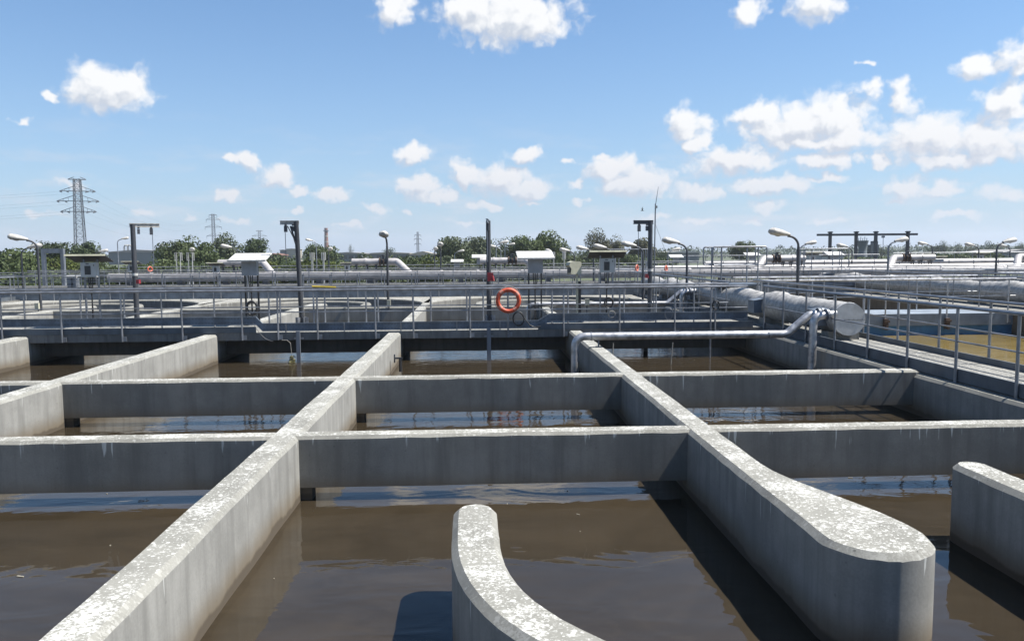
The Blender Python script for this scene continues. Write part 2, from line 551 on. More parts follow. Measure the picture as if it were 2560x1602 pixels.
# ------------------------------------------------------------------ mesh helpers
class MB:
    def __init__(self):
        self.v = []
        self.f = []

    def add(self, vs, fs):
        o = len(self.v)
        self.v += [tuple(p) for p in vs]
        self.f += [tuple(i + o for i in q) for q in fs]
        return self

    def box(self, c, s, rz=0.0, rx=0.0, ry=0.0, bevel=0.0):
        hx, hy, hz = s[0] / 2, s[1] / 2, s[2] / 2
        vs = [Vector((sx * hx, sy * hy, sz * hz)) for sz in (-1, 1) for sx, sy in ((-1, -1), (1, -1), (1, 1), (-1, 1))]
        m = Matrix.Rotation(rz, 3, 'Z') @ Matrix.Rotation(ry, 3, 'Y') @ Matrix.Rotation(rx, 3, 'X')
        c = Vector(c)
        vs = [m @ p + c for p in vs]
        return self.add(vs, [(3, 2, 1, 0), (4, 5, 6, 7), (0, 1, 5, 4), (1, 2, 6, 5), (2, 3, 7, 6), (3, 0, 4, 7)])

    def span(self, lo, hi):
        return self.box([(a + b) / 2 for a, b in zip(lo, hi)], [abs(b - a) for a, b in zip(lo, hi)])

    def tube(self, pts, r, seg=8, caps=True, closed=False):
        pts = [Vector(p) for p in pts]
        n = len(pts)
        rs = r if isinstance(r, (list, tuple)) else [r] * n
        rings = []
        prev = None
        for i, p in enumerate(pts):
            if closed:
                tg = pts[(i + 1) % n] - pts[i - 1]
            else:
                tg = pts[min(i + 1, n - 1)] - pts[max(i - 1, 0)]
            tg.normalize()
            if prev is None:
                a = Vector((0, 0, 1)) if abs(tg.z) < 0.9 else Vector((1, 0, 0))
                e1 = (a - tg * a.dot(tg)).normalized()
            else:
                e1 = (prev - tg * prev.dot(tg)).normalized()
            prev = e1
            e2 = tg.cross(e1)
            rings.append([p + (e1 * math.cos(2 * math.pi * k / seg) + e2 * math.sin(2 * math.pi * k / seg)) * rs[i] for k in range(seg)])
        vs = [q for rg in rings for q in rg]
        fs = []
        m = n if closed else n - 1
        for i in range(m):
            j = (i + 1) % n
            for k in range(seg):
                k2 = (k + 1) % seg
                fs.append((i * seg + k, i * seg + k2, j * seg + k2, j * seg + k))
        if caps and not closed:
            fs.append(tuple(range(seg - 1, -1, -1)))
            fs.append(tuple((n - 1) * seg + k for k in range(seg)))
        return self.add(vs, fs)

    def torus(self, c, Rr, r, axis='Y', seg=28, sub=10, tilt=0.0):
        pts = []
        for k in range(seg):
            a = 2 * math.pi * k / seg
            if axis == 'Y':
                p = Vector((math.cos(a) * Rr, 0, math.sin(a) * Rr))
            elif axis == 'X':
                p = Vector((0, math.cos(a) * Rr, math.sin(a) * Rr))
            else:
                p = Vector((math.cos(a) * Rr, math.sin(a) * Rr, 0))
            p = Matrix.Rotation(tilt, 3, 'Z') @ p
            pts.append(p + Vector(c))
        return self.tube(pts, r, sub, closed=True)

    def lathe(self, prof, c=(0, 0, 0), seg=16):
        vs = []
        fs = []
        for (r, z) in prof:
            for k in range(seg):
                a = 2 * math.pi * k / seg
                vs.append((c[0] + r * math.cos(a), c[1] + r * math.sin(a), c[2] + z))
        for i in range(len(prof) - 1):
            for k in range(seg):
                k2 = (k + 1) % seg
                fs.append((i * seg + k, i * seg + k2, (i + 1) * seg + k2, (i + 1) * seg + k))
        fs.append(tuple(range(seg - 1, -1, -1)))
        fs.append(tuple((len(prof) - 1) * seg + k for k in range(seg)))
        return self.add(vs, fs)

    def wall(self, secs, z0, z1, ch=0.04, wob=0.004):
        """a cast wall: sections (Lx, Ly, Rx, Ry) along its run, chamfered top edges"""
        n = len(secs)
        L = [Vector((s[0], s[1])) for s in secs]
        Rr = [Vector((s[2], s[3])) for s in secs]
        ring = L + Rr[::-1]
        m = len(ring)
        cen = sum(ring, Vector((0, 0))) / m
        area = sum(ring[i].x * ring[(i + 1) % m].y - ring[(i + 1) % m].x * ring[i].y for i in range(m))
        sg = 1.0 if area > 0 else -1.0
        ins = []
        for i in range(m):
            a = ring[i] - ring[i - 1]
            b = ring[(i + 1) % m] - ring[i]
            na = Vector((-a.y, a.x)).normalized() * sg if a.length > 1e-6 else Vector((0, 0))
            nb = Vector((-b.y, b.x)).normalized() * sg if b.length > 1e-6 else Vector((0, 0))
            nn = na + nb
            if nn.length < 1e-6:
                nn = na
            nn.normalize()
            k = 1.0 / max(0.5, nn.dot(nb if nb.length > 0 else nn))
            ins.append(ring[i] + nn * ch * min(k, 1.6))
        rr = random.Random(int(abs(cen.x * 131 + cen.y * 17)) + 3)

        def jig(s):
            return rr.uniform(-s, s)
        wav = [Vector((noise.noise(Vector((p.x * 1.3, p.y * 1.3, 5.0))), noise.noise(Vector((p.x * 1.3, p.y * 1.3, 9.0))))) * 0.010 for p in ring]
        ring = [p + q for p, q in zip(ring, wav)]
        ins = [p + q for p, q in zip(ins, wav)]
        bot = [(p.x, p.y, z0) for p in ring]
        shl = [(p.x + jig(wob * .5), p.y + jig(wob * .5), z1 - ch + jig(wob * 2)) for p in ring]
        top = [(p.x + jig(wob), p.y + jig(wob), z1 + jig(wob * .5)) for p in ins]
        vs = bot + shl + top
        fs = []
        for i in range(m):
            j = (i + 1) % m
            q1 = (i, j, m + j, m + i)
            q2 = (m + i, m + j, 2 * m + j, 2 * m + i)
            if sg < 0:
                q1 = q1[::-1]
                q2 = q2[::-1]
            fs += [q1, q2]
        for i in range(n - 1):
            a, b2, c2, d2 = 2 * m + i, 2 * m + i + 1, 2 * m + (m - 2 - i), 2 * m + (m - 1 - i)
            q = (a, b2, c2, d2)
            fs.append(q if sg > 0 else q[::-1])
        return self.add(vs, fs)

    def build(self, name, mat, parent=None, smooth=None, loc=None):
        me = bpy.data.meshes.new(name)
        me.from_pydata(self.v, [], self.f)
        me.materials.append(MATS[mat])
        if smooth:
            for p in me.polygons:
                p.use_smooth = True
            me.set_sharp_from_angle(angle=R(smooth))
        me.update()
        o = bpy.data.objects.new(name, me)
        col.objects.link(o)
        if loc is not None:
            o.location = loc
        if parent is not None:
            o.parent = parent
        return o


def tag(o, label, cat, group=None, kind=None):
    if label:
        o['label'] = label
    if cat:
        o['category'] = cat
    if group:
        o['group'] = group
    if kind:
        o['kind'] = kind
    return o


def thing(name, label, cat, loc=(0, 0, 0), rz=0.0, group=None):
    e = bpy.data.objects.new(name, None)
    e.empty_display_size = 0.2
    col.objects.link(e)
    e.location = loc
    e.rotation_euler = (0, 0, rz)
    return tag(e, label, cat, group)


def struct(o):
    o['kind'] = 'structure'
    return o


def world_part(root):
    """parts modelled in world coordinates under an unrotated Empty"""
    inv = Matrix.Translation(-Vector(root.location))

    def fix(o):
        o.matrix_parent_inverse = inv
        return o
    return fix


def clone_mesh(src, parent, loc, rz=0.0):
    c = src.copy()
    col.objects.link(c)
    c.parent = parent
    c.matrix_parent_inverse = Matrix.Identity(4)
    c.location = loc
    c.rotation_euler = (0, 0, rz)
    return c


def copy_tree(o, loc, rz, label, group=None):
    c = o.copy()
    col.objects.link(c)
    c.location = loc
    c.rotation_euler = (0, 0, rz)
    c['label'] = label
    if group:
        c['group'] = group
    for ch in list(o.children):
        d = ch.copy()
        col.objects.link(d)
        d.parent = c
        for gch in list(ch.children):
            e = gch.copy()
            col.objects.link(e)
            e.parent = d
    return c


def arc(c, rad, a0, a1, n, z=None, plane='XY'):
    out = []
    for k in range(n + 1):
        a = a0 + (a1 - a0) * k / n
        out.append((c[0] + rad * math.cos(a), c[1] + rad * math.sin(a)))
    return out

# ------------------------------------------------------------------ the setting
WZ = -0.63


def sheet(name, x0, x1, y0, y1, z, mat, n=1):
    b = MB()
    b.add([(x0, y0, z), (x1, y0, z), (x1, y1, z), (x0, y1, z)], [(0, 1, 2, 3)])
    return struct(b.build(name, mat))


sheet('ground', -4000, 4000, -60, 6000, -0.9, 'grass')
sheet('water', -18.1, 6.3, -2.0, 32.4, WZ, 'sludge_water')
sheet('settling_water', 7.6, 15.2, -2.0, 32.4, WZ, 'ochre_water')
b = MB()
b.span((-40, 34.3, -0.88), (60, 57, -0.30))
struct(b.build('paved_yard', 'yard'))
# far rise on the right of the horizon
b = MB()
vs, fs = [], []
N = 90
for i in range(N + 1):
    x = -900 + i * 30
    h = 3.0 + 9.0 * max(0, min(1, (x - 250) / 500.0)) + 3.0 * noise.noise(Vector((x * 0.006, 0, 0)))
    for y, k in ((1050, 0.0), (1250, 0.8), (1500, 1.0), (1800, 0.0)):
        vs.append((x, y, -1.0 + k * h))
for i in range(N):
    for k in range(3):
        a = i * 4 + k
        fs.append((a, a + 4, a + 5, a + 1))
b.add(vs, fs)
struct(b.build('hills', 'hill', smooth=60))


# ------------------------------------------------------------------ concrete walls of the ditch
def run(xl, xr, y0, y1, step=0.22):
    n = max(2, int((y1 - y0) / step))
    return [(xl, y0 + (y1 - y0) * k / n, xr, y0 + (y1 - y0) * k / n) for k in range(n + 1)]


def tip(cx, y, rad, sgn, n=9):
    """half round nose at the end of a wall, pointing along sgn * Y"""
    out = []
    for k in range(1, n + 1):
        a = math.pi / 2 * k / n * 0.985
        out.append((cx - rad * math.cos(a), y + sgn * rad * math.sin(a), cx + rad * math.cos(a), y + sgn * rad * math.sin(a)))
    return out


def flare(t):
    return t * t * (3 - 2 * t)


def divider(xc, near, far):
    hl = 0.148
    secs = []
    if near:
        yt = 4.19
        nose = tip(xc + 0.205, yt + 0.33, 0.335, -1)[::-1]
        secs += nose
        n = 16
        for k in range(n + 1):
            y = yt + 0.33 + k * (6.15 - yt - 0.33) / n
            t = flare(1 - k / n)
            secs.append((xc - hl + 0.015 * t, y, xc + hl + 0.40 * t, y))
        y = 6.35
    else:
        y = 12.0
    secs += run(xc - hl, xc + hl, y, 26.4, 0.22)
    n = 10
    for k in range(1, n + 1):
        yy = 26.4 + k * 1.8 / n
        secs.append((xc - hl, yy, xc + hl + 0.33 * flare(k / n), yy))
    secs += tip(xc + 0.165, 28.2, 0.33, 1)
    return secs


def make_wall(name, label, secs, z1=0.0, mat='concrete', cat='wall', z0=-0.9, group=None, ch=0.038, wob=0.002):
    b = MB()
    b.wall(secs, z0, z1, ch, wob)
    o = b.build(name, mat, smooth=35)
    return tag(o, label, cat, group)


make_wall('dividing_wall', 'long spattered concrete dividing wall rising from the bottom left corner towards the bridge', run(-2.01, -1.72, -0.6, 28.4))
make_wall('dividing_wall', 'concrete dividing wall with wide rounded nose in the right foreground', divider(2.165, True, True))
make_wall('dividing_wall', 'sunlit concrete dividing wall second from left, ending under the bridge', divider(-5.87, True, True))
make_wall('dividing_wall', 'pale concrete dividing wall cut off by the left edge of the photo', run(-10.08, -9.76, -0.6, 28.4))
make_wall('dividing_wall', 'far left concrete divider with rounded end beyond the bridge', divider(-13.95, False, True))
make_wall('tank_side_wall', 'dark shaded side wall of the tank below the right walkway', run(6.26, 6.52, -0.6, 32.2, 0.4), z1=-0.06, mat='concrete_clean')
make_wall('tank_side_wall', 'outer tank wall at the far left beyond the bridge', run(-18.4, -18.1, -0.6, 32.2, 0.5), mat='concrete_clean')


def vane(xc, yc, rad, th, tipL, tipR, sgn):
    """U shaped guide wall; sgn -1 bends towards the camera, +1 away"""
    h = th / 2
    secs = []
    n = 7
    # nose of the left arm
    for k in range(n, 0, -1):
        a = math.pi / 2 * k / n * 0.985
        y = tipL - sgn * 0 + (-sgn) * (h * math.sin(a) - h)
        secs.append((xc - rad - h * math.cos(a), y, xc - rad + h * math.cos(a), y))
    y0 = tipL + sgn * h
    m = 8
    for k in range(m):
        y = y0 + (yc - y0) * k / m
        secs.append((xc - rad - h, y, xc - rad + h, y))
    m = 44
    for k in range(m + 1):
        a = math.pi - math.pi * k / m
        ca, sa = math.cos(a), math.sin(a) * sgn
        secs.append((xc + (rad + h) * ca, yc + (rad + h) * sa, xc + (rad - h) * ca, yc + (rad - h) * sa))
    y1 = tipR + sgn * h
    m = 10
    for k in range(1, m + 1):
        y = yc + (y1 - yc) * k / m
        secs.append((xc + rad + h, y, xc + rad - h, y))
    for k in range(1, n + 1):
        a = math.pi / 2 * k / n * 0.985
        y = y1 - sgn * h * math.sin(a)
        secs.append((xc + rad + h * math.cos(a), y, xc + rad - h * math.cos(a), y))
    return secs


make_wall('guide_wall', 'curved U shaped concrete guide wall sweeping through the bottom centre', vane(1.955, 4.54, 1.985, 0.29, 5.29, 6.12, -1))
for xc, lab in ((-14.05, 'curved concrete guide wall at far left behind the bridge railing'),
                (-5.95, 'curved concrete guide wall behind the bridge, between two hoist posts'),
                (2.05, 'curved concrete guide wall behind the orange lifebuoy')):
    make_wall('guide_wall', lab, vane(xc, 28.0, 2.0, 0.29, 27.0, 27.0, 1), mat='concrete_clean')

# far end of the ditch: rounded bays
for (xa, xb, lab) in ((-18.1, -10.08, 'rounded far end wall of the leftmost basin'),
                      (-9.76, -2.01, 'rounded far end wall of the middle basin'),
                      (-1.72, 6.26, 'rounded far end wall of the right hand basin')):
    b = MB()
    c, rr = (xa + xb) / 2, (xb - xa) / 2
    n = 40
    vs, fs = [], []
    for k in range(n + 1):
        a = math.pi - math.pi * k / n
        x, y = c + rr * math.cos(a), 28.0 + rr * math.sin(a)
        xo = c + (rr + 0.16) * math.cos(a)
        vs += [(x, y, -0.9), (x, y, -0.035), (x + 0.03 * math.cos(a), y + 0.03 * math.sin(a), 0.0), (xo, 32.35, 0.0), (xo, 32.35, -0.9)]
    for k in range(n):
        for j in range(4):
            q = (k * 5 + j, k * 5 + j + 1, k * 5 + 6 + j, k * 5 + 5 + j)
            fs.append(q[::-1])
    b.add(vs, fs)
    tag(b.build('end_wall', 'concrete_shaded', smooth=35), lab, 'wall')

# cross beams
bays = [(-18.1, -14.11), (-13.79, -10.08), (-9.76, -6.02), (-5.72, -2.01), (-1.72, 2.017), (2.313, 6.26)]
beam_labels = {
    (0, 2): 'front concrete cross beam, short piece at left edge of the photo',
    (0, 3): 'front concrete cross beam left of the long spattered wall',
    (0, 4): 'front concrete cross beam in the middle, with the U shaped wall before it',
    (0, 5): 'front concrete cross beam at right, behind the rounded wall nose',
    (1, 2): 'rear concrete cross beam, short piece at the left edge',
    (1, 3): 'rear concrete cross beam left of the long spattered wall',
    (1, 4): 'rear concrete cross beam in the middle where the silver pipe dips behind',
    (1, 5): 'rear concrete cross beam at right, striped by railing shadows',
    (2, 0): 'far concrete cross beam beyond the bridge, leftmost', (2, 1): 'far concrete cross beam beyond the bridge, second from left',
    (2, 2): 'far concrete cross beam beyond the bridge, third from left', (2, 3): 'far concrete cross beam beyond the bridge, below the central street lamp',
    (2, 4): 'far concrete cross beam beyond the bridge, behind the lifebuoy', (2, 5): 'far concrete cross beam beyond the bridge, below the far silver pipe',
}
for row, (ya, yb) in enumerate(((7.40, 7.63), (10.92, 11.16), (26.05, 26.32))):
    for i, (xa, xb) in enumerate(bays):
        if (row, i) not in beam_labels:
            continue
        n = max(4, int((xb - xa) / 0.2))
        secs = [(xa - 0.07 + (xb - xa + 0.14) * k / n, yb, xa - 0.07 + (xb - xa + 0.14) * k / n, ya) for k in range(n + 1)]
        root = thing('cross_beam', beam_labels[(row, i)], 'beam', (xa, ya, 0), group='concrete cross beams over the channels')
        fx = world_part(root)
        b = MB()
        b.wall(secs, -0.50, -0.003, 0.028, 0.0025)
        fx(b.build('beam', 'concrete_shaded' if row < 2 else 'concrete_clean', root, smooth=35))
        b = MB()
        b.span((xa - 0.02, ya + 0.03, -0.9), (xa + 0.11, yb - 0.03, -0.502))
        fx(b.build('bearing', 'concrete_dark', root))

# ------------------------------------------------------------------ bridge over the ditch
BY0, BY1 = 17.40, 19.70
root = thing('walkway_bridge', 'concrete walkway bridge crossing the whole tank in the middle distance', 'bridge', (0, BY0, 0))
fx = world_part(root)
b = MB()
n = 60
for k in range(n):
    xa = -20 + k * (26.4 / n)
    b.span((xa + 0.002, BY0, -0.14), (xa + 26.4 / n - 0.002, BY1, 0.03))
fx(b.build('deck_slab', 'deck', root))
b = MB()
b.span((-20, 18.0, -0.50), (6.25, 18.35, -0.142))
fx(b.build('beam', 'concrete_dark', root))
b = MB()
b.span((-20, 17.385, 0.034), (6.1, 17.405, 0.17))
# toe boards are missing in the middle: left and right lengths only
b = MB()
xl, xr = at(640, 815, 17.39).x, at(1345, 815, 17.39).x
b.span((-20, 17.38, 0.032), (xl, 17.392, 0.165))
fx(b.build('toe_board', 'toe_plate', root))
b = MB()
b.span((xr, 17.38, 0.032), (6.2, 17.392, 0.165))
fx(b.build('toe_board', 'toe_plate', root))

# cable tray stepping down in the middle and up again
root = thing('cable_tray', 'blue grey slotted steel cable tray along the bridge, stepped down in the middle', 'cable tray', (0, 17.46, 0))
fx = world_part(root)


def tray(x0, z0, x1, z1, h=0.18):
    b = MB()
    vs = []
    for (x, z) in ((x0, z0), (x1, z1)):
        vs += [(x, 17.45, z), (x, 17.45, z + h), (x, 17.463, z + h), (x, 17.463, z)]
    b.add(vs, [(0, 1, 5, 4), (1, 2, 6, 5), (2, 3, 7, 6), (3, 0, 4, 7), (3, 2, 1, 0), (4, 5, 6, 7)])
    # rolled lips
    for dz in (0.0, h - 0.014):
        vs = []
        for (x, z) in ((x0, z0), (x1, z1)):
            vs += [(x, 17.43, z + dz), (x, 17.43, z + dz + 0.014), (x, 17.448, z + dz + 0.014), (x, 17.448, z + dz)]
        b.add(vs, [(0, 1, 5, 4), (1, 2, 6, 5), (2, 3, 7, 6), (3, 0, 4, 7), (3, 2, 1, 0), (4, 5, 6, 7)])
    fx(b.build('tray_length', 'galvanised_plate', root))
    # rows of slots
    s = MB()
    n = int(abs(x1 - x0) / 0.07)
    for k in range(n):
        t = (k + 0.5) / n
        x = x0 + (x1 - x0) * t
        z = z0 + (z1 - z0) * t
        for dz in (0.045, h - 0.045):
            s.span((x - 0.02, 17.445, z + dz - 0.005), (x + 0.02, 17.449, z + dz + 0.005))
    if n:
        o = fx(s.build('slots', 'dark_steel', root))
        o['kind'] = 'stuff'


xs = [at(p, 800, 17.45).x for p in (640, 656, 1345, 1375)]
tray(-20, 0.205, xs[0], 0.205)
tray(xs[0], 0.205, xs[1], 0.055)
tray(xs[1], 0.055, xs[2], 0.055)
tray(xs[2], 0.055, xs[3], 0.205)
tray(xs[3], 0.205, 6.1, 0.205)
for px in (714, 860, 1002, 1142, 1250):
    x = at(px, 810, 17.42).x
    b = MB()
    b.span((x - 0.012, 17.415, 0.035), (x + 0.012, 17.44, 0.235))
    fx(b.build('bracket', 'galvanised', root))


# ------------------------------------------------------------------ railings
def railing(label, p0, p1, posts, ztop=0.957, mids=(0.48,), zbot=-0.13, toe=None, rp=0.021, rtop=0.024, rmid=0.013, plate=True, mat='galvanised', seg=8, group=None, gap=0.0):
    p0, p1 = Vector(p0), Vector(p1)
    d = (p1 - p0)
    L = d.length
    d.normalize()
    ang = math.atan2(d.y, d.x)
    root = thing('railing', label, 'railing', p0, group=group)
    proto = None
    for s in posts:
        if proto is None:
            b = MB()
            b.tube([(0, 0, zbot), (0, 0, ztop - gap)], rp, seg)
            if plate:
                b.box((0.045, 0.0, zbot + 0.06), (0.10, 0.014, 0.10), rz=ang)
            proto = b.build('post', mat, root, smooth=40)
            proto.location = d * s
        else:
            clone_mesh(proto, root, d * s)
    lean = 0
    b = MB()
    b.tube([(0, 0, ztop), tuple(d * L + Vector((0, 0, ztop)))], rtop, seg)
    b.build('top_rail', mat, root, smooth=40)
    for z in mids:
        b = MB()
        b.tube([(0, 0, z), tuple(d * L + Vector((0, 0, z)))], rmid, max(6, seg - 2))
        b.build('mid_rail', mat, root, smooth=40)
    if toe:
        b = MB()
        c = d * (L / 2)
        b.box((c.x, c.y, (toe[0] + toe[1]) / 2), (L, 0.012, toe[1] - toe[0]), rz=ang)
        b.build('toe_board', toe[2] if len(toe) > 2 else 'toe_plate', root)
    return root


def stops(a, step, L):
    out = []
    s = a
    while s < L:
        out.append(s)
        s += step
    return out


near_px = [2, 152, 303, 454, 604, 694, 793, 938, 1033, 1175, 1270, 1409, 1549, 1687, 1788]
xs = [at(p, 790, 17.35).x for p in near_px]
X0 = -19.0
railing('near railing of the bridge, carrying the orange lifebuoy', (X0, 17.355, 0), (6.05, 17.355, 0), [x - X0 for x in ([-18.4, -17.1, -15.8, -14.5, -13.2, -11.9] + xs)])
far_px = [60, 201, 310, 403, 535, 672, 700, 784, 812, 870, 915, 945, 1077, 1167, 1208, 1380, 1420, 1560, 1640, 1735]
xs = [at(p, 760, 18.85).x for p in far_px]
railing('far railing of the bridge behind the hoist posts', (X0, 18.85, 0), (6.1, 18.85, 0), [x - X0 for x in ([-18, -16.6, -15.2, -13.8, -12.4] + xs)], zbot=0.03, mids=(0.50,), plate=False)

# right hand walkway
root = thing('side_walkway', 'pale concrete walkway with steel edging along the right side of the tank', 'walkway', (7.4, 10, 0))
fx = world_part(root)
b = MB()
for k in range(24):
    ya = 1.0 + k * 1.45
    b.span((6.47, ya + 0.003, -0.055), (7.50, ya + 1.447, 0.035))
fx(b.build('deck_slab', 'deck', root))
b = MB()
n = 70
for k in range(n):
    ya, yb2 = 1.0 + k * 0.5, 1.5 + k * 0.5
b.span((6.44, 1.0, -0.045), (6.465, 17.35, 0.125))
b.span((6.44, 19.75, -0.045), (6.465, 32.2, 0.125))
fx(b.build('edge_plate', 'toe_plate', root))
b = MB()
b.span((7.505, 1.0, -0.03), (7.53, 21.2, 0.13))
b.span((7.505, 23.1, -0.03), (7.53, 32.2, 0.13))
fx(b.build('edge_plate', 'toe_plate', root))
make_wall('tank_side_wall', 'concrete wall of the ochre settling tank beside the right walkway', run(7.47, 7.72, -0.6, 32.2, 0.6), z1=-0.06, mat='concrete_brown')
make_wall('tank_side_wall', 'far side wall of the ochre settling tank, tinted with its brown reflection', run(15.0, 15.3, -0.6, 32.2, 0.6), z1=-0.02, mat='concrete_brown')

railing('nearest walkway railing at right with thick posts beside the tank', (6.42, 3.0, 0), (6.42, 17.35, 0), [s - 3.0 for s in (4.2, 5.4, 6.6, 7.8, 9.0, 10.2, 11.4, 12.6, 13.8, 15.05, 16.2, 17.3)], ztop=0.957, mids=(0.50,), zbot=-0.20)
railing('walkway railing beyond the bridge beside the wrapped pipe', (6.42, 19.7, 0), (6.42, 32.1, 0), stops(0.3, 1.25, 12.3), zbot=-0.1, mids=(0.5,), plate=False)
railing('railing between the right walkway and the ochre water', (7.56, 3.0, 0), (7.56, 21.2, 0), stops(0.6, 1.27, 18.2), zbot=-0.03, mids=(0.5,), plate=False)
railing('railing along the settling tank past its footbridge', (7.56, 23.1, 0), (7.56, 32.1, 0), stops(0.4, 1.3, 9), zbot=-0.03, mids=(0.5,), plate=False)

# settling tank bridge
root = thing('walkway_bridge', 'grey footbridge with blue painted beam over the ochre water', 'bridge', (12, 21.4, 0))
fx = world_part(root)
b = MB()
b.span((7.54, 21.3, -0.36), (15.05, 23.0, -0.03))
fx(b.build('deck_slab', 'pale_plate', root))
b = MB()
b.span((7.73, 21.33, -0.9), (15.0, 21.62, -0.362))
fx(b.build('beam', 'blue_paint', root))
railing('near railing of the settling tank footbridge, glaring white in the sun', (7.56, 21.24, 0), (15.0, 21.24, 0), stops(0.24, 1.75, 7.4), ztop=0.93, mids=(0.46,), zbot=-0.30, rtop=0.03, mat='alu_pipe')
railing('far railing of the settling tank footbridge', (7.56, 22.95, 0), (15.0, 22.95, 0), stops(0.8, 1.6, 6.6), ztop=0.97, mids=(0.5,), zbot=-0.05, plate=False, rtop=0.03, mat='alu_pipe')
for k, (x, lab) in enumerate(((9.55, 'left'), (11.3, 'middle'), (13.05, 'right'))):
    b = MB()
    b.box((x, 21.2, -0.30), (0.11, 0.10, 0.30))
    b.box((x, 21.14, -0.22), (0.15, 0.05, 0.06))
    b.box((x, 21.14, -0.40), (0.07, 0.05, 0.12))
    tag(b.build('rail_bracket', 'rust'), 'rusty bracket on the footbridge over ochre water, %s one' % lab, 'bracket', 'rusty brackets on the footbridge')

# second walkway with its railings, right background
root = thing('side_walkway', 'second concrete walkway beyond the ochre settling tank', 'walkway', (16.4, 20, 0))
fx = world_part(root)
b = MB()
b.span((15.0, 2.0, -0.018), (17.7, 32.2, 0.03))
fx(b.build('deck_slab', 'deck', root))
b = MB()
b.span((17.0, 2.0, -0.9), (17.72, 32.2, -0.02))
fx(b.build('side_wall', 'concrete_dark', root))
railing('near railing of the second walkway in front of its wrapped pipe', (15.12, 12.0, 0), (15.12, 32.1, 0), stops(0.6, 1.3, 20), zbot=-0.05, mids=(0.5,), plate=False)
railing('rear railing of the second walkway behind its wrapped pipe', (17.5, 12.0, 0), (17.5, 32.1, 0), stops(0.2, 1.3, 20), zbot=0, mids=(0.5,), plate=False)
b = MB()
b.span((17.75, 14.0, -0.9), (46, 32.0, -0.45))
struct(b.build('tank_apron', 'yard'))
railing('bright white cross railing at right, nearer one of a pair', (17.7, 24.0, 0), (46, 24.0, 0), stops(0.6, 1.6, 28), ztop=0.96, mids=(0.5,), zbot=-0.45, plate=False, rtop=0.03, mat='alu_pipe')
railing('bright white cross railing at right, farther one of a pair', (17.7, 26.0, 0), (46, 26.0, 0), stops(0.9, 1.6, 28), ztop=0.96, mids=(0.5,), zbot=-0.45, plate=False, rtop=0.03, mat='alu_pipe')

# end walkway and its railings
root = thing('end_walkway', 'concrete walkway across the far end of the tanks', 'walkway', (0, 33, 0))
fx = world_part(root)
b = MB()
for k in range(28):
    xa = -24 + k * 2.5
    b.span((xa + 0.004, 32.36, -0.16), (xa + 2.496, 34.25, 0.30))
fx(b.build('deck_slab', 'deck', root))
b = MB()
b.span((-24, 32.335, 0.002), (46, 32.352, 0.305))
fx(b.build('fascia_shade', 'galvanised_plate', root))  # dark strip that carries the shade on the concrete fascia in its colour
railing('railing along the front of the far end walkway', (-24, 32.22, 0), (46, 32.22, 0), stops(0.4, 1.1, 70), ztop=0.96, mids=(0.5, 0.73), zbot=-0.12, toe=(0.31, 0.44, 'galvanised_plate'), plate=False, seg=6)
railing('railing along the back of the far end walkway', (-24, 34.2, 0), (46, 34.2, 0), stops(0.9, 1.2, 70), ztop=0.98, mids=(0.5, 0.75), zbot=0.3, toe=(0.31, 0.44), plate=False, seg=6)
make_wall('pipe_plinth', 'long grey concrete plinth carrying the white main pipe', [(-24 + 84 * k / 60, 37.6, -24 + 84 * k / 60, 35.6) for k in range(61)], z1=0.42, z0=-0.5, mat='concrete_dark', wob=0.002)
railing('thin railing just behind the main white pipe', (-24, 43.0, 0), (60, 43.0, 0), stops(0.4, 1.8, 84), ztop=1.02, mids=(0.6,), zbot=-0.3, plate=False, seg=5)
railing('farthest railing of the plant before the bushes', (-24, 54.0, 0), (70, 54.0, 0), stops(0.4, 2.0, 94), ztop=1.05, mids=(0.6,), zbot=-0.3, plate=False, seg=5)

# left side walkway in the distance
root = thing('side_walkway', 'light walkway slabs along the outer left side of the tank', 'walkway', (-19.5, 28, 0))
fx = world_part(root)
b = MB()
for k in range(12):
    b.span((-21.5, 18 + k * 1.5, -0.2), (-18.42, 19.49 + k * 1.5, 0.03))
fx(b.build('deck_slab', 'deck', root))
railing('left railing of the outer walkway on the left', (-18.5, 19.8, 0), (-18.5, 32.2, 0), stops(0.4, 1.3, 12.4), zbot=-0.1, toe=(0.04, 0.18), plate=False)
railing('outermost left railing against the bushes', (-21.3, 19.8, 0), (-21.3, 36.0, 0), stops(0.4, 1.3, 16), zbot=0, toe=(0.04, 0.18), plate=False)

# more railings of the tanks farther right
for (x, ya, yb2, lab) in ((20.5, 26.2, 32.1, 'short railing running away behind the second walkway, first of three'), (24.5, 26.2, 32.1, 'short railing running away behind the second walkway, second of three'), (29.0, 26.2, 32.1, 'short railing running away behind the second walkway, third of three')):
    railing(lab, (x, ya, 0), (x, yb2, 0), stops(0.5, 1.2, yb2 - ya), ztop=0.96, mids=(0.5,), zbot=-0.45, plate=False, seg=6)
railing('dense railing in front of the tanks at far right', (17.7, 29.2, 0), (50, 29.2, 0), stops(0.4, 1.1, 32), ztop=0.98, mids=(0.5, 0.74), zbot=-0.45, plate=False, seg=6)
railing('railing right before the main white pipe', (-24, 35.3, 0), (55, 35.3, 0), stops(0.5, 1.6, 79), ztop=1.06, mids=(0.72,), zbot=-0.3, plate=False, seg=5)
railing('railing on top of the pipe plinth at right', (8, 39.2, 0), (58, 39.2, 0), stops(0.5, 1.3, 50), ztop=1.30, mids=(1.0, 0.7), zbot=-0.3, plate=False, seg=5)
railing('tall far railing left of the gantry', (12, 46.0, 0), (24, 46.0, 0), stops(0.5, 1.0, 12), ztop=1.55, mids=(1.1, 0.7), zbot=-0.3, plate=False, seg=5)
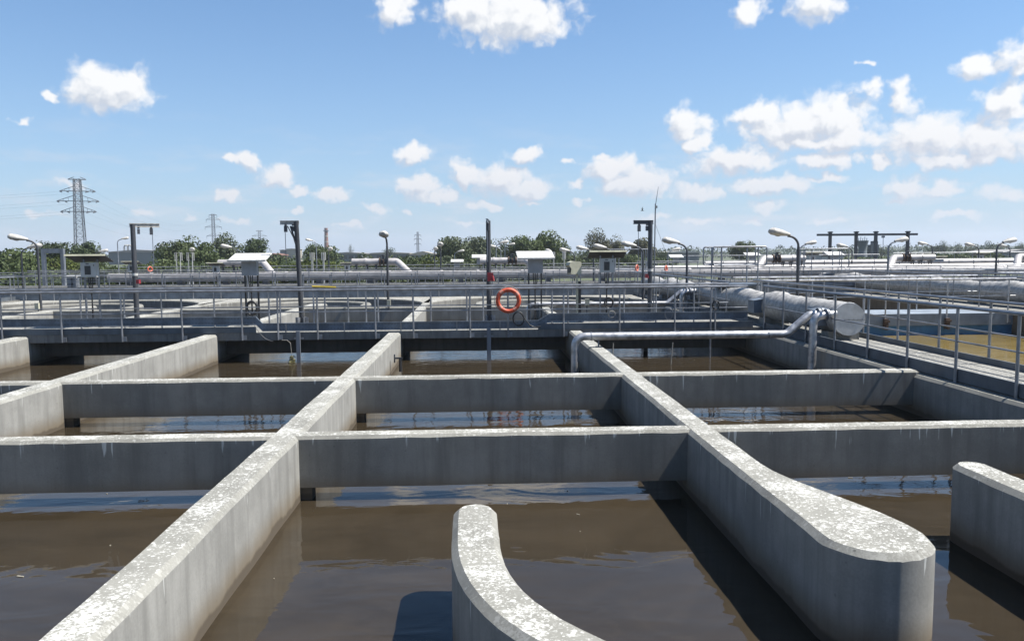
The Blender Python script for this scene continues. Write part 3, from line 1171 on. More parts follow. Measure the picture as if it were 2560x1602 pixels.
railing('tall far railing right of the gantry', (27, 50.0, 0), (44, 50.0, 0), stops(0.5, 1.2, 17), ztop=1.62, mids=(1.1,), zbot=-0.3, plate=False, seg=5)

scene.cycles.max_bounces = 6
scene.cycles.diffuse_bounces = 1
scene.cycles.glossy_bounces = 3
scene.cycles.transmission_bounces = 2
scene.cycles.transparent_max_bounces = 4


# ------------------------------------------------------------------ wrapped pipes along the walkways
def wrapped_pipe(label, X, y0, y1, z, r, lumps, seed, cap=True):
    rr = random.Random(seed)
    root = thing('wrapped_pipe', label, 'pipe', (X, y0, z), group=None)
    fx = world_part(root)
    n = int((y1 - y0) / 0.045)
    seg = 22
    vs, fs = [], []
    for i in range(n + 1):
        y = y0 + (y1 - y0) * i / n
        lump = 0.0
        for (ly, lw, lh) in lumps:
            d = (y - ly) / lw
            lump += lh * math.exp(-d * d)
        for k in range(seg):
            a = 2 * math.pi * k / seg
            q = Vector((math.cos(a) * 1.6, y * 8.0 + math.sin(a) * 2.2, math.sin(a) * 1.6 + seed))
            wr = 0.034 * noise.noise(q) + 0.022 * noise.noise(q * 2.3)
            rad = r * (1 + wr * 1.2) + lump * (0.6 + 0.5 * math.sin(a)) * (1 + 0.5 * noise.noise(q * 0.7))
            vs.append((X + rad * math.cos(a), y, z + rad * math.sin(a)))
    for i in range(n):
        for k in range(seg):
            k2 = (k + 1) % seg
            fs.append((i * seg + k, (i + 1) * seg + k, (i + 1) * seg + k2, i * seg + k2))
    b = MB()
    b.add(vs, fs)
    fx(b.build('wrapping', 'wrap', root, smooth=70))
    if cap:
        b = MB()
        b.tube([(X, y0 - 0.012, z), (X, y0 + 0.03, z)], [r * 0.985, r * 1.01], 40)
        c = fx(b.build('end_cap', 'cap_metal', root, smooth=30))
        b = MB()
        b.span((X - r * 0.96, y0 - 0.018, z - 0.016), (X + r * 0.96, y0 - 0.013, z - 0.010))
        s = fx(b.build('seam', 'dark_steel', c))
        s.matrix_parent_inverse = Matrix.Identity(4)
        c.matrix_parent_inverse = inv_of(root)
        b = MB()
        for k in range(7):
            x = X - r * 0.8 + k * r * 0.266
            b.box((x, y0 - 0.016, z - 0.004), (0.012, 0.008, 0.012))
        s = fx(b.build('rivets', 'grey_steel', c))
        s.matrix_parent_inverse = Matrix.Identity(4)
    # saddles under the pipe
    y = y0 + 0.35
    first = None
    while y < y1:
        b = MB()
        b.span((X - r * 0.95, y - 0.16, 0.03), (X + r * 0.95, y + 0.16, z - r * 0.80))
        if first is None:
            first = b.build('saddle', 'concrete_clean', root)
            first.matrix_parent_inverse = inv_of(root)
            m = first
        else:
            c = first.copy()
            col.objects.link(c)
            c.location = (0, y - y0 - 0.35, 0)
        y += 3.4
    return root


def inv_of(root):
    return Matrix.Translation(-Vector(root.location))


wrapped_pipe('big foil wrapped pipe with round metal end cap on the right walkway', 6.99, 14.45, 32.0, 0.44, 0.315,
             [(17.9, .35, .05), (18.9, .25, -.05), (20.4, .4, .05), (21.6, .3, -.03), (23.4, .4, .06), (25.0, .3, -.04), (26.2, .35, .05), (28.0, .4, .06), (29.3, .4, -.04), (30.6, .4, .06)], 5)
wrapped_pipe('dull wrapped pipe along the second walkway, behind the ochre tank', 16.15, 14.0, 36.0, 0.44, 0.315,
             [(18.5, .3, .05), (23.0, .4, .05), (24.6, .3, -.03), (27.0, .35, .06), (30.0, .4, .05), (33.0, .4, .06)], 11, cap=False)

# boxed branch covers on the near wrapped pipe
for k, (y, lab) in enumerate(((14.95, 'grey metal branch box on the wrapped pipe nearest its end cap'), (18.35, 'dark branch box on the wrapped pipe level with the bridge'), (23.9, 'branch box on the wrapped pipe where the far twin pipes join'))):
    root = thing('branch_box', lab, 'box', (6.62, y, 0.44), group='branch boxes on the wrapped pipe')
    b = MB()
    b.box((0, 0, 0), (0.26, 0.40, 0.30))
    b.build('body', 'galvanised_plate', root)
    b = MB()
    b.box((-0.01, 0, 0.158), (0.28, 0.43, 0.012), ry=R(-8))
    b.build('lid', 'galvanised_plate', root)


# ------------------------------------------------------------------ silver air pipes over the channel
def bend(p0, corner, p1, rad, n=7):
    """round the corner of a pipe run"""
    p0, c, p1 = Vector(p0), Vector(corner), Vector(p1)
    a = (p0 - c).normalized()
    d = (p1 - c).normalized()
    ang = a.angle(d)
    t = rad / math.tan(ang / 2)
    s, e = c + a * t, c + d * t
    out = []
    for k in range(n + 1):
        u = k / n
        out.append((1 - u) ** 2 * s + 2 * u * (1 - u) * c + u * u * e)
    return out


def air_pipe(label, Y, xl, drop_label_group):
    root = thing('air_pipe', label, 'pipe', (xl, Y, WZ), group=drop_label_group)
    fx = world_part(root)
    zr = 0.20
    A, B_, C_, D_, E_ = (xl, Y, WZ - 0.1), (xl, Y, zr), (5.70, Y, zr), (6.14, Y + 0.05, 0.55), (6.48, Y + 0.05, 0.57)
    pts = [Vector(A)] + bend(A, B_, C_, 0.21, 10) + bend(B_, C_, D_, 0.22) + bend(C_, D_, E_, 0.13) + [Vector(E_)]
    b = MB()
    b.tube(pts, 0.072, 16)
    fx(b.build('pipe_run', 'alu_pipe', root, smooth=50))
    for (x, z, ax) in ((xl + 0.30, zr, 'X'), (5.35, zr, 'X')):
        b = MB()
        b.tube([(x - 0.014, Y, z), (x + 0.014, Y, z)], 0.079, 16)
        fx(b.build('joint_band', 'galvanised', root, smooth=40))
    b = MB()
    b.tube([(6.30, Y + 0.05, 0.56), (6.345, Y + 0.05, 0.565)], 0.115, 14)
    b.tube([(6.36, Y + 0.05, 0.565), (6.40, Y + 0.05, 0.568)], 0.115, 14)
    fx(b.build('flange', 'grey_steel', root))
    b = MB()
    b.tube([(2.2, Y, 0.0), (2.2, Y, zr - 0.07)], 0.016, 8)
    b.box((2.2, Y, 0.008), (0.10, 0.10, 0.012))
    fx(b.build('prop', 'grey_steel', root))
    root2 = thing('air_pipe', label.replace('long silver pipe', 'short silver drop pipe').replace('spanning', 'next to the pipe spanning'), 'pipe', (6.06, Y - 0.28, WZ), group=drop_label_group)
    fx2 = world_part(root2)
    A, B_, C_ = (6.06, Y - 0.28, WZ - 0.1), (6.08, Y - 0.28, 0.54), (6.50, Y - 0.24, 0.585)
    pts = [Vector(A)] + bend(A, B_, C_, 0.17) + [Vector(C_)]
    b = MB()
    b.tube(pts, 0.072, 16)
    fx2(b.build('pipe_run', 'alu_pipe', root2, smooth=50))
    b = MB()
    b.tube([(6.31, Y - 0.258, 0.562), (6.355, Y - 0.254, 0.566)], 0.115, 14)
    fx2(b.build('flange', 'grey_steel', root2))


air_pipe('long silver pipe spanning the channel in front of the bridge', 14.2, at(1437, 860, 14.2).x, 'silver air pipes')
air_pipe('long silver pipe spanning the channel beyond the bridge', 23.4, 1.5, 'silver air pipes')


# ------------------------------------------------------------------ main white pipe at the far end
def main_pipe():
    root = thing('main_pipe', 'long white jacketed main pipe across the far end of the plant', 'pipe', (0, 37.0, 0.3))
    fx = world_part(root)
    z, r = 0.77, 0.20
    x = -17.0
    rr = random.Random(3)
    while x < 58:
        L = rr.uniform(1.6, 3.2)
        b = MB()
        rad = r * rr.uniform(0.97, 1.03)
        dz = rr.uniform(-0.012, 0.012)
        b.tube([(x, 37.0, z + dz), (x + L - 0.03, 37.0, z + dz)], rad, 16)
        fx(b.build('jacket_length', 'jacket', root, smooth=40))
        b = MB()
        b.tube([(x + L - 0.10, 37.0, z + dz), (x + L + 0.02, 37.0, z + dz)], rad + 0.02, 16)
        fx(b.build('collar', 'jacket', root, smooth=40))
        b = MB()
        b.span((x + L * 0.5 - 0.12, 36.8, 0.425), (x + L * 0.5 + 0.12, 37.2, z - r * 0.9))
        fx(b.build('saddle', 'dark_steel', root))
        x += L


main_pipe()


def manifold(label, x0, x1, s, Y=38.4, z=1.40, r=0.165):
    """raised valve pipe; s = +1: slanting leg at the right end"""
    if s < 0:
        x0, x1 = x1, x0
    root = thing('valve_manifold', label, 'pipe', (x0, Y, 0), group='raised valve pipes on the main pipe')
    fx = world_part(root)
    L = x1 - x0
    b = MB()
    C_ = (x1 + s * 0.05, Y, z)
    E_ = (x1 + s * 0.85, Y - 1.0, 0.72)
    pts = [Vector((x0 + L * 0.82, Y, z))] + bend((x0, Y, z), C_, E_, 0.25) + [Vector(E_)]
    b.tube(pts, r * 1.05, 14)
    fx(b.build('slanting_leg', 'jacket', root, smooth=50))
    for (a, c) in ((0.0, 0.30), (0.31, 0.62)):
        b = MB()
        b.tube([(x0 + L * a, Y, z), (x0 + L * c, Y, z)], r, 14)
        fx(b.build('jacket_length', 'jacket', root, smooth=40))
    b = MB()
    b.tube([(x0 + L * 0.29, Y, z), (x0 + L * 0.33, Y, z)], r * 1.14, 14)
    fx(b.build('collar', 'jacket', root, smooth=40))
    for t in (0.64, 0.72, 0.80):
        b = MB()
        b.tube([(x0 + L * t - 0.025, Y, z), (x0 + L * t + 0.025, Y, z)], r * 1.30, 14)
        fx(b.build('flange', 'rust', root, smooth=40))
    b = MB()
    b.tube([(x0 + L * 0.63, Y, z), (x0 + L * 0.83, Y, z)], r * 0.7, 10)
    b.box((x0 + L * 0.72, Y - 0.1, z + r * 1.2), (0.10, 0.14, 0.22))
    b.torus((x0 + L * 0.72, Y - 0.24, z + r * 1.2), 0.13, 0.018, 'Y', 16, 6)
    fx(b.build('valve', 'dark_steel', root, smooth=50))
    for t in (0.1, 0.35, 0.55):
        b = MB()
        xx = x0 + L * t
        b.tube([(xx, Y - 0.1, -0.3), (xx, Y - 0.1, z - r)], 0.03, 6)
        b.tube([(xx, Y + 0.1, -0.3), (xx, Y + 0.1, z - r)], 0.03, 6)
        b.box((xx, Y, z - r - 0.02), (0.10, 0.36, 0.05))
        fx(b.build('leg', 'dark_steel', root))


for (a, c, s, lab) in ((546, 655, 1, 'white valve pipe with slanting leg behind the second hoist post, leftmost'),
                       (880, 990, 1, 'white valve pipe with slanting leg beside the central street lamp'),
                       (1200, 1312, 1, 'white valve pipe with slanting leg behind the red box on the hoist post'),
                       (1912, 2012, -1, 'white valve pipe at right behind the tall street lamp'),
                       (2236, 2335, -1, 'white valve pipe under the gantry with leg slanting left'),
                       (2548, 2640, -1, 'white valve pipe cut by the right edge of the photo')):
    manifold(lab, at(a, 655, 38.4).x, at(c, 655, 38.4).x, s)
# smaller pipes running beside the main one at right
for k, (Y, z, r, lab) in enumerate(((39.6, 0.98, 0.10, 'thin white pipe just above the main pipe at right'), (41.0, 1.16, 0.12, 'upper thin white pipe running to the right edge'))):
    root = thing('service_pipe', lab, 'pipe', (8, Y, -0.3))
    fx = world_part(root)
    b = MB()
    b.tube([(9.0 + k * 3, Y, z), (52, Y, z)], r, 10)
    fx(b.build('pipe_run', 'jacket', root, smooth=40))
    first = None
    for j in range(14):
        x = 10.0 + k * 3 + j * 3.0
        b = MB()
        b.tube([(x, Y, -0.3), (x, Y, z)], 0.03, 6)
        if first is None:
            first = fx(b.build('prop', 'grey_steel', root))
        else:
            c = first.copy()
            col.objects.link(c)
            c.location = (j * 3.0, 0, 0)


# ------------------------------------------------------------------ control cabinets on stands
def cabinet(label, loc, rz=0.0, front=True, scale=1.0, roof='roof_white', box='cabinet_light', post='galvanised', group='control cabinets under small roofs', cat='cabinet'):
    root = thing('control_cabinet', label, cat, loc, rz, group)
    root.scale = (scale,) * 3
    for x in (-0.155, 0.155):
        b = MB()
        b.box((x, 0.06, 0.84), (0.035, 0.05, 1.62))
        b.box((x, 0.06, 0.02), (0.10, 0.12, 0.02))
        b.build('post', post, root)
    b = MB()
    b.box((0, -0.03, 1.385), (0.36, 0.15, 0.345))
    cb = b.build('cabinet', box if front else 'cabinet', root)
    if front:
        b = MB()
        b.box((-0.015, -0.112, 1.375), (0.135, 0.012, 0.21))
        b.build('window', 'window_dark', cb)
        b = MB()
        b.box((-0.02, -0.110, 1.525), (0.07, 0.008, 0.02))
        b.box((0.125, -0.110, 1.49), (0.022, 0.008, 0.03))
        b.build('latch', 'black_plastic', cb)
        b = MB()
        b.box((0.0, -0.107, 1.385), (0.33, 0.004, 0.315))
        b.build('door', box, cb)
    tilt = R(-16) if front else R(17)
    b = MB()
    b.box((0, 0.0, 1.655), (0.90, 0.56, 0.022), rx=tilt)
    rf = b.build('roof', 'slate_steel' if front else roof, root)
    b = MB()
    b.box((0, -0.285 * math.cos(tilt), 1.655 - 0.285 * math.sin(tilt)), (0.92, 0.012, 0.04), rx=tilt)
    b.box((0, 0.0, 1.671), (0.88, 0.54, 0.006), rx=tilt)
    b.build('roof_edging', 'roof_edge' if front else roof, rf)
    for x, dx in ((-0.05, 0.01), (0.0, 0.0), (0.05, -0.012)):
        b = MB()
        b.tube([(x, -0.02, 1.21), (x * 0.8, -0.01, 1.0), (x * 0.25 + dx, 0.02, 0.75), (x * 0.3, 0.03, 0.04)], 0.013, 6)
        b.build('cable', 'black_plastic', root, smooth=60)
    return root


def stand(px, Y, z=0.03):
    p = at(px, 700, Y)
    return (p.x, Y, z)


cabinet('grey control cabinet under sloping roof at left, dark window facing the camera', stand(227, 19.25), R(4), True)
cabinet('cabinet under white roof with black posts and cable reel, seen from behind', stand(627, 19.25), R(-3), False, post='black_plastic')
cabinet('cabinet under white roof right of the lifebuoy, seen from behind', stand(1338, 19.25), R(2), False, post='black_plastic')
cabinet('control cabinet with dark window under slanted dark roof right of centre', stand(1517, 19.25), R(-2), True)
for px, Y, sc, fr, lab in ((330, 36.0, 0.85, True, 'small far cabinet beside the first hoist post'), (540, 35.0, 0.8, True, 'small far cabinet with slanted roof left of the white valve pipe'),
                           (868, 41.5, 0.75, True, 'small far cabinet in front of bushes left of the central lamp'), (1200, 41.5, 0.95, False, 'far cabinet with white roof left of the middle hoist post'),
                           (1143, 45.0, 0.8, False, 'far cabinet with thin white roof before the willow'), (2030, 41.5, 0.95, True, 'far cabinet at the end of the right valve pipe'),
                           (2085, 44.0, 1.1, False, 'far cabinet with white roof below the gantry'), (1690, 46.0, 0.9, False, 'far cabinet with white roof left of the stile platform'),
                           (2345, 41.0, 0.8, True, 'far dark roofed cabinet right of the gantry'), (2450, 44.5, 0.9, True, 'far dark roofed cabinet near the right edge'), (1880, 43.0, 0.95, False, 'far cabinet with white roof behind the stile platform')):
    p = at(px, 660, Y)
    o = cabinet(lab, (p.x, Y, -0.0), 0, fr, sc)
    # keep the roof at the height the photograph shows
    o.location.z = 1.64 - 1.67 * sc if sc > 0.9 else 0.05

# cream hooded panel on a post
root = thing('hooded_panel', 'cream hooded panel on a post between two control cabinets', 'panel', stand(1437, 19.3), R(18))
b = MB()
prof = [(-0.16, 1.20), (-0.13, 1.18), (0.13, 1.18), (0.13, 1.46), (0.09, 1.49), (-0.08, 1.50), (-0.17, 1.47), (-0.20, 1.40), (-0.14, 1.31)]
n = len(prof)
vs = [(x, -0.11, z) for x, z in prof] + [(x, 0.11, z) for x, z in prof]
b.add(vs, [tuple(range(n)), tuple(range(2 * n - 1, n - 1, -1))] + [((k + 1) % n, k, n + k, n + (k + 1) % n) for k in range(n)])
b.build('hood', 'cream_plastic', root)
b = MB()
b.span((-0.165, -0.09, 1.21), (-0.145, 0.09, 1.40))
b.build('recess', 'black_plastic', root)
b = MB()
b.tube([(0.06, 0.0, 0.0), (0.06, 0.0, 1.18)], 0.032, 8)
b.build('post', 'cream_plastic', root, smooth=40)
b = MB()
b.box((0.13, 0.0, 0.5), (0.05, 0.06, 1.0))
b.build('cable_duct', 'black_plastic', root)

# cream junction boxes on the far beam
for px, py, lab in ((93, 765, 'small cream junction box on the left street lamp pole'), (972, 757, 'small cream junction box at the foot of the central street lamp'), (1468, 755, 'small cream junction box on a short post right of the lifebuoy')):
    p = at(px, py, 26.0 if px < 1400 else 22.6)
    root = thing('junction_box', lab, 'box', (p.x, p.y, p.z - 0.1))
    b = MB()
    b.box((0, 0, 0.1), (0.12, 0.09, 0.19))
    b.build('housing', 'cream_plastic', root)
    b = MB()
    b.tube([(0, 0.05, -0.1 if px < 1400 else -0.35), (0, 0.05, 0.1)], 0.02, 6)
    b.build('stem', 'dark_steel', root)


# ------------------------------------------------------------------ hoist posts
def hoist(label, px, Y, ztop, arm_ang, arm_len, arm_mat, mat='slate_steel', lean=0.0, brace=False, band=True):
    p = at(px, 700, Y)
    root = thing('hoist_post', label, 'hoist', (p.x, Y, 0.03), 0, 'hoist posts on the bridge')
    H = ztop
    top = Vector((lean, 0, H))
    b = MB()
    b.tube([(0, 0, 0.0), tuple(top)], [0.062, 0.056], 16)
    b.build('post', mat, root, smooth=40)
    b = MB()
    b.lathe([(0.17, 0.0), (0.17, 0.02), (0.10, 0.022), (0.10, 0.05)], seg=16)
    for k in range(6):
        a = k * math.pi / 3
        b.box((0.11 * math.cos(a), 0.11 * math.sin(a), 0.10), (0.09, 0.012, 0.17), rz=a)
    b.build('base_flange', 'galvanised', root)
    d = Vector((math.cos(arm_ang), math.sin(arm_ang), 0))
    b = MB()
    c = top + d * (arm_len / 2 - 0.02) + Vector((0, 0, -0.06))
    b.box(c, (arm_len + 0.1, 0.05, 0.016), rz=arm_ang)
    b.box(c + Vector((0, 0, 0.04)), (arm_len + 0.1, 0.018, 0.07), rz=arm_ang)
    b.box(c + Vector((0, 0, 0.08)), (arm_len + 0.1, 0.05, 0.016), rz=arm_ang)
    arm = b.build('arm', arm_mat, root)
    if brace:
        b = MB()
        b.tube([tuple(top * 0.72), tuple(top + d * 0.14 + Vector((0, 0, -0.1)))], 0.022, 8)
        b.tube([tuple(top * 0.78 + Vector((0, -0.05, 0))), tuple(top + d * 0.2 + Vector((0, -0.05, -0.1)))], 0.012, 6)
        b.build('brace', 'slate_steel', root, smooth=40)
    for t, s in ((0.72, 1.0), (0.22, 0.8)):
        b = MB()
        q = top + d * arm_len * t + Vector((0, 0, -0.17))
        b.box(q, (0.07 * s, 0.06, 0.15 * s), rz=arm_ang)
        b.box(q + Vector((0, 0, 0.10)), (0.05, 0.03, 0.06), rz=arm_ang)
        hb = b.build('hoist_block', 'dark_steel', root)
    q = top + d * arm_len * 0.76 + Vector((0, 0, -0.25))
    b = MB()
    b.tube([tuple(q), (q.x, q.y, q.z - 0.75)], 0.008, 5)
    b.build('lifting_cable', 'grey_steel', root)
    if band:
        b = MB()
        b.tube([tuple(top * 0.50), tuple(top * 0.525)], 0.066, 16)
        b.build('band', 'white_paint', root, smooth=40)
    return root


hoist('slate hoist post at left with pale arm pointing right', 338, 19.3, 2.46, R(28), 0.56, 'lamp_shell')
hoist('leaning hoist post with pale arm pointing left and diagonal brace', 752, 19.3, 2.50, R(176), 0.36, 'lamp_shell', mat='slate_steel', lean=-0.07, brace=True, band=False)
hoist('hoist post next to the lifebuoy, its arm pointing away', 1222, 19.3, 2.50, R(-95), 0.45, 'grey_steel', mat='slate_steel', band=False)
hoist('dark hoist post at right with dark arm pointing left', 1625, 19.3, 2.46, R(186), 0.40, 'dark_steel', mat='dark_steel')
# red call boxes
for px, py, Y, lab in ((1226, 692, 19.13, 'dark red box strapped to the hoist post next to the lifebuoy'), (346, 704, 19.15, 'small red box on the left hoist post'), (1616, 690, 19.15, 'small red box half hidden behind the dark hoist post')):
    p = at(px, py, Y)
    s = 0.85 if px == 1226 else 0.4
    root = thing('alarm_box', lab, 'box', (p.x, Y, p.z))
    b = MB()
    b.box((0, 0, 0), (0.17 * s, 0.10, 0.24 * s))
    b.build('housing', 'red_paint', root)
    b = MB()
    b.tube([(0.06 * s, -0.03, 0.02), (0.09 * s, -0.05, -0.12 * s)], 0.035 * s, 8)
    b.build('handle', 'red_paint', root, smooth=50)

# antenna on the dark hoist post
p = at(1637, 600, 19.45)
root = thing('antenna_mast', 'thin antenna mast rising behind the dark hoist post', 'antenna', (p.x - 0.02, 19.45, 0.03))
zt = at(1646, 470, 19.45)
b = MB()
b.tube([(0, 0, 0), (0.03, 0, 2.9)], 0.016, 8)
b.build('mast', 'grey_steel', root)
b = MB()
b.tube([(0.03, 0, 2.85), (zt.x - p.x + 0.02, 0, zt.z)], [0.010, 0.004], 6)
b.build('whip', 'grey_steel', root)
b = MB()
b.box((0.045, -0.02, 2.82), (0.05, 0.05, 0.06))
b.build('mount', 'lamp_shell', root)
b = MB()
b.tube([(0.03, 0, 2.4), (0.9, 1.2, 0.9), (1.1, 1.5, 0.5)], 0.004, 4)
b.build('stay_wire', 'grey_steel', root)

# ------------------------------------------------------------------ lifebuoys
def lifebuoy(label, c, Rr, r, faded='orange_faded', rz=0.0):
    root = thing('lifebuoy', label, 'lifebuoy', c, rz, 'lifebuoys on the railings')
    b = MB()
    b.torus((0, 0, 0), Rr, r, 'Y', 36, 12)
    b.build('ring', 'orange', root, smooth=60)
    for k in range(4):
        a = R(38) + k * math.pi / 2
        b = MB()
        pts = [(math.cos(a + t) * Rr, 0, math.sin(a + t) * Rr) for t in (-0.17, 0, 0.17)]
        b.tube(pts, r * 1.07, 12)
        b.build('band', faded, root, smooth=60)
    b = MB()
    for k in range(4):
        a0 = R(38) + k * math.pi / 2
        pts = []
        for j in range(9):
            a = a0 + j / 8 * math.pi / 2
            rr2 = Rr + r * 1.12 + 0.02 * math.sin(j / 8 * math.pi)
            pts.append((math.cos(a) * rr2, -0.012, math.sin(a) * rr2))
        b.tube(pts, 0.007, 5)
    b.build('grab_line', 'rope', root)
    return root


p = at(1271, 751, 17.27)
lifebuoy('orange lifebuoy hanging on the near bridge railing', (p.x, 17.27, p.z), 0.236, 0.050, rz=R(4))
for px, py, Y, lab in ((1665, 672, 33.9, 'small distant orange lifebuoy left of the stile platform'), (1592, 670, 33.9, 'small distant orange lifebuoy on the far walkway railing'), (2490, 647, 40.5, 'tiny far orange lifebuoy near the right edge'), (375, 673, 42.8, 'tiny far orange lifebuoy behind the left hoist post')):
    p = at(px, py, Y)
    lifebuoy(lab, (p.x, Y, p.z), 0.12, 0.035, rz=R(55))

# ------------------------------------------------------------------ hoses, cables and rods at the bridge
def coil(label, px, py, Y, rad, r, turns, mat='black_plastic', axis='Y', cat='hose', oval=1.25, tail=None):
    p = at(px, py, Y)
    b = MB()
    pts = []
    n = 22 * turns
    rr = random.Random(int(px))
    for k in range(n + 1):
        a = 2 * math.pi * k / 22 + 1.2
        q = rad * (1 + 0.05 * math.sin(k * 0.37) + rr.uniform(-.01, .01))
        pts.append((p.x + q * math.cos(a), Y + 0.03 * math.sin(k * 0.21), p.z + q * oval * math.sin(a)))
    if tail:
        pts += [(p.x + tx, Y - 0.02, p.z + tz) for tx, tz in tail]
    b.tube(pts, r, 7)
    return tag(b.build('coiled_hose', mat, smooth=60), label, cat)


coil('black hose coil lying against the cable tray under the lifebuoy', 1296, 797, 17.32, 0.12, 0.012, 2, tail=[(0.16, -0.02), (0.25, -0.14), (0.36, -0.19), (0.5, -0.17)])
coil('thick black cable reel on the second cabinet stand', 630, 770, 19.1, 0.125, 0.028, 4, cat='cable')
coil('grey cable loop hanging on the railing right of the lifebuoy', 1529, 786, 17.33, 0.075, 0.007, 2, 'rope', oval=1.0, cat='cable')
coil('pale cable loop on the railing near the dark hoist post', 1672, 785, 17.33, 0.085, 0.006, 2, 'grey_steel', oval=1.5, cat='cable')
coil('black cable loop on the railing below the fourth cabinet', 1522, 757, 18.8, 0.10, 0.016, 3, cat='cable')
coil('small black cable loop on the railing by the wrapped pipe', 1790, 763, 17.33, 0.075, 0.010, 3, cat='cable')

for px, py0, py1, Y, wd, lab in ((745, 828, 905, 17.30, 0.085, 'grey upright guide bar dipping into the water below the leaning hoist post'), (1222, 822, 905, 17.30, 0.09, 'grey upright guide bar dipping into the water below the lifebuoy'), (1614, 850, 900, 18.5, 0.10, 'dark upright guide bar under the bridge, right of the silver pipe bend')):
    p = at(px, py0, Y)
    root = thing('guide_bar', lab, 'bar', (p.x, Y, WZ), group='mixer guide bars at the bridge')
    b = MB()
    b.box((0, 0, (p.z - WZ) / 2 - 0.06), (wd, 0.05, p.z - WZ + 0.12))
    b.build('bar', 'grey_steel' if px < 1500 else 'dark_steel', root)
    if px < 1500:
        b = MB()
        b.box((0, 0.05, 0.53), (wd + 0.12, 0.03, 0.035))
        b.build('clamp', 'galvanised', root)
for px, pb, py0, py1, lab in ((1533, 1531, 858, 884, 'short thin rod dipping into the water behind the silver pipe'), (1682, 1677, 856, 906, 'slanting thin rod dipping into the water behind the silver pipe'), (1790, 1791, 760, 930, 'long thin pole standing in the water at the right end of the bridge')):
    p, q = at(px, py0, 16.2), at(pb, py1, 16.2)
    q.z = WZ - 0.05
    b = MB()
    b.tube([tuple(q), tuple(p)] if px != 1790 else [(5.19, 17.26, WZ - 0.05), (5.20, 17.28, 0.88)], 0.010 if px != 1790 else 0.02, 6)
    tag(b.build('sampling_rod', 'rope' if px != 1790 else 'galvanised'), lab, 'rod')
# rope trailing weed
p = at(728, 850, 17.28)
root = thing('mooring_rope', 'rope with a clump of weed hanging from the bridge into the water', 'rope', (p.x, 17.28, WZ))
b = MB()
b.tube([(-0.20, 0, 0.50), (-0.09, 0, 0.50), (-0.02, 0, 0.44), (0.0, 0, 0.2), (0.02, 0, -0.05)], 0.006, 6)
b.build('rope', 'rope', root)
b = MB()
rr = random.Random(4)
for k in range(60):
    a = rr.uniform(0, 6.28)
    h = rr.uniform(0, 0.16)
    q = rr.uniform(0.0, 0.09) * (1 - h * 4)
    c = Vector((math.cos(a) * q, math.sin(a) * q, h))
    b.tube([tuple(c), tuple(c + Vector((rr.uniform(-.06, .06), rr.uniform(-.04, .04), rr.uniform(-.06, .02))))], 0.008, 4)
b.build('weed_clump', 'weed', root)
# level sensor on the long wall
p = at(1014, 872, 16.0)
root = thing('level_sensor', 'small black sensor bracket on the end of the long spattered wall', 'sensor', (-1.64, 15.2, -0.25))
b = MB()
b.span((0, -0.02, -0.05), (0.16, 0.02, -0.02))
b.span((0.0, -0.04, -0.12), (0.02, 0.04, 0.04))
b.build('bracket', 'dark_steel', root)
b = MB()
b.tube([(0.12, 0, -0.30), (0.12, 0, -0.05)], 0.03, 8)
b.build('probe', 'black_plastic', root)
# sagging cable below the deck edge
b = MB()
p0, p1 = at(632, 806, 17.3), at(683, 853, 17.3)
pts = []
for k in range(11):
    t = k / 10
    pts.append((p0.x + (p1.x - p0.x) * t, 17.28, p0.z + (p1.z - p0.z) * t - 0.10 * math.sin(math.pi * t)))
b.tube(pts, 0.005, 5)
tag(b.build('loose_cable', 'slate_steel'), 'loose cable sagging below the bridge edge at left', 'cable')
# yellow wrapped hose stick resting on the far rail
b = MB()
p0, p1 = at(780, 716, 18.8), at(840, 718, 18.8)
b.tube([tuple(p0), tuple(p1)], 0.018, 8)
tag(b.build('pole_tip', 'yellow_tape', smooth=50), 'yellow taped pole tip lying on the bridge railing', 'pole')

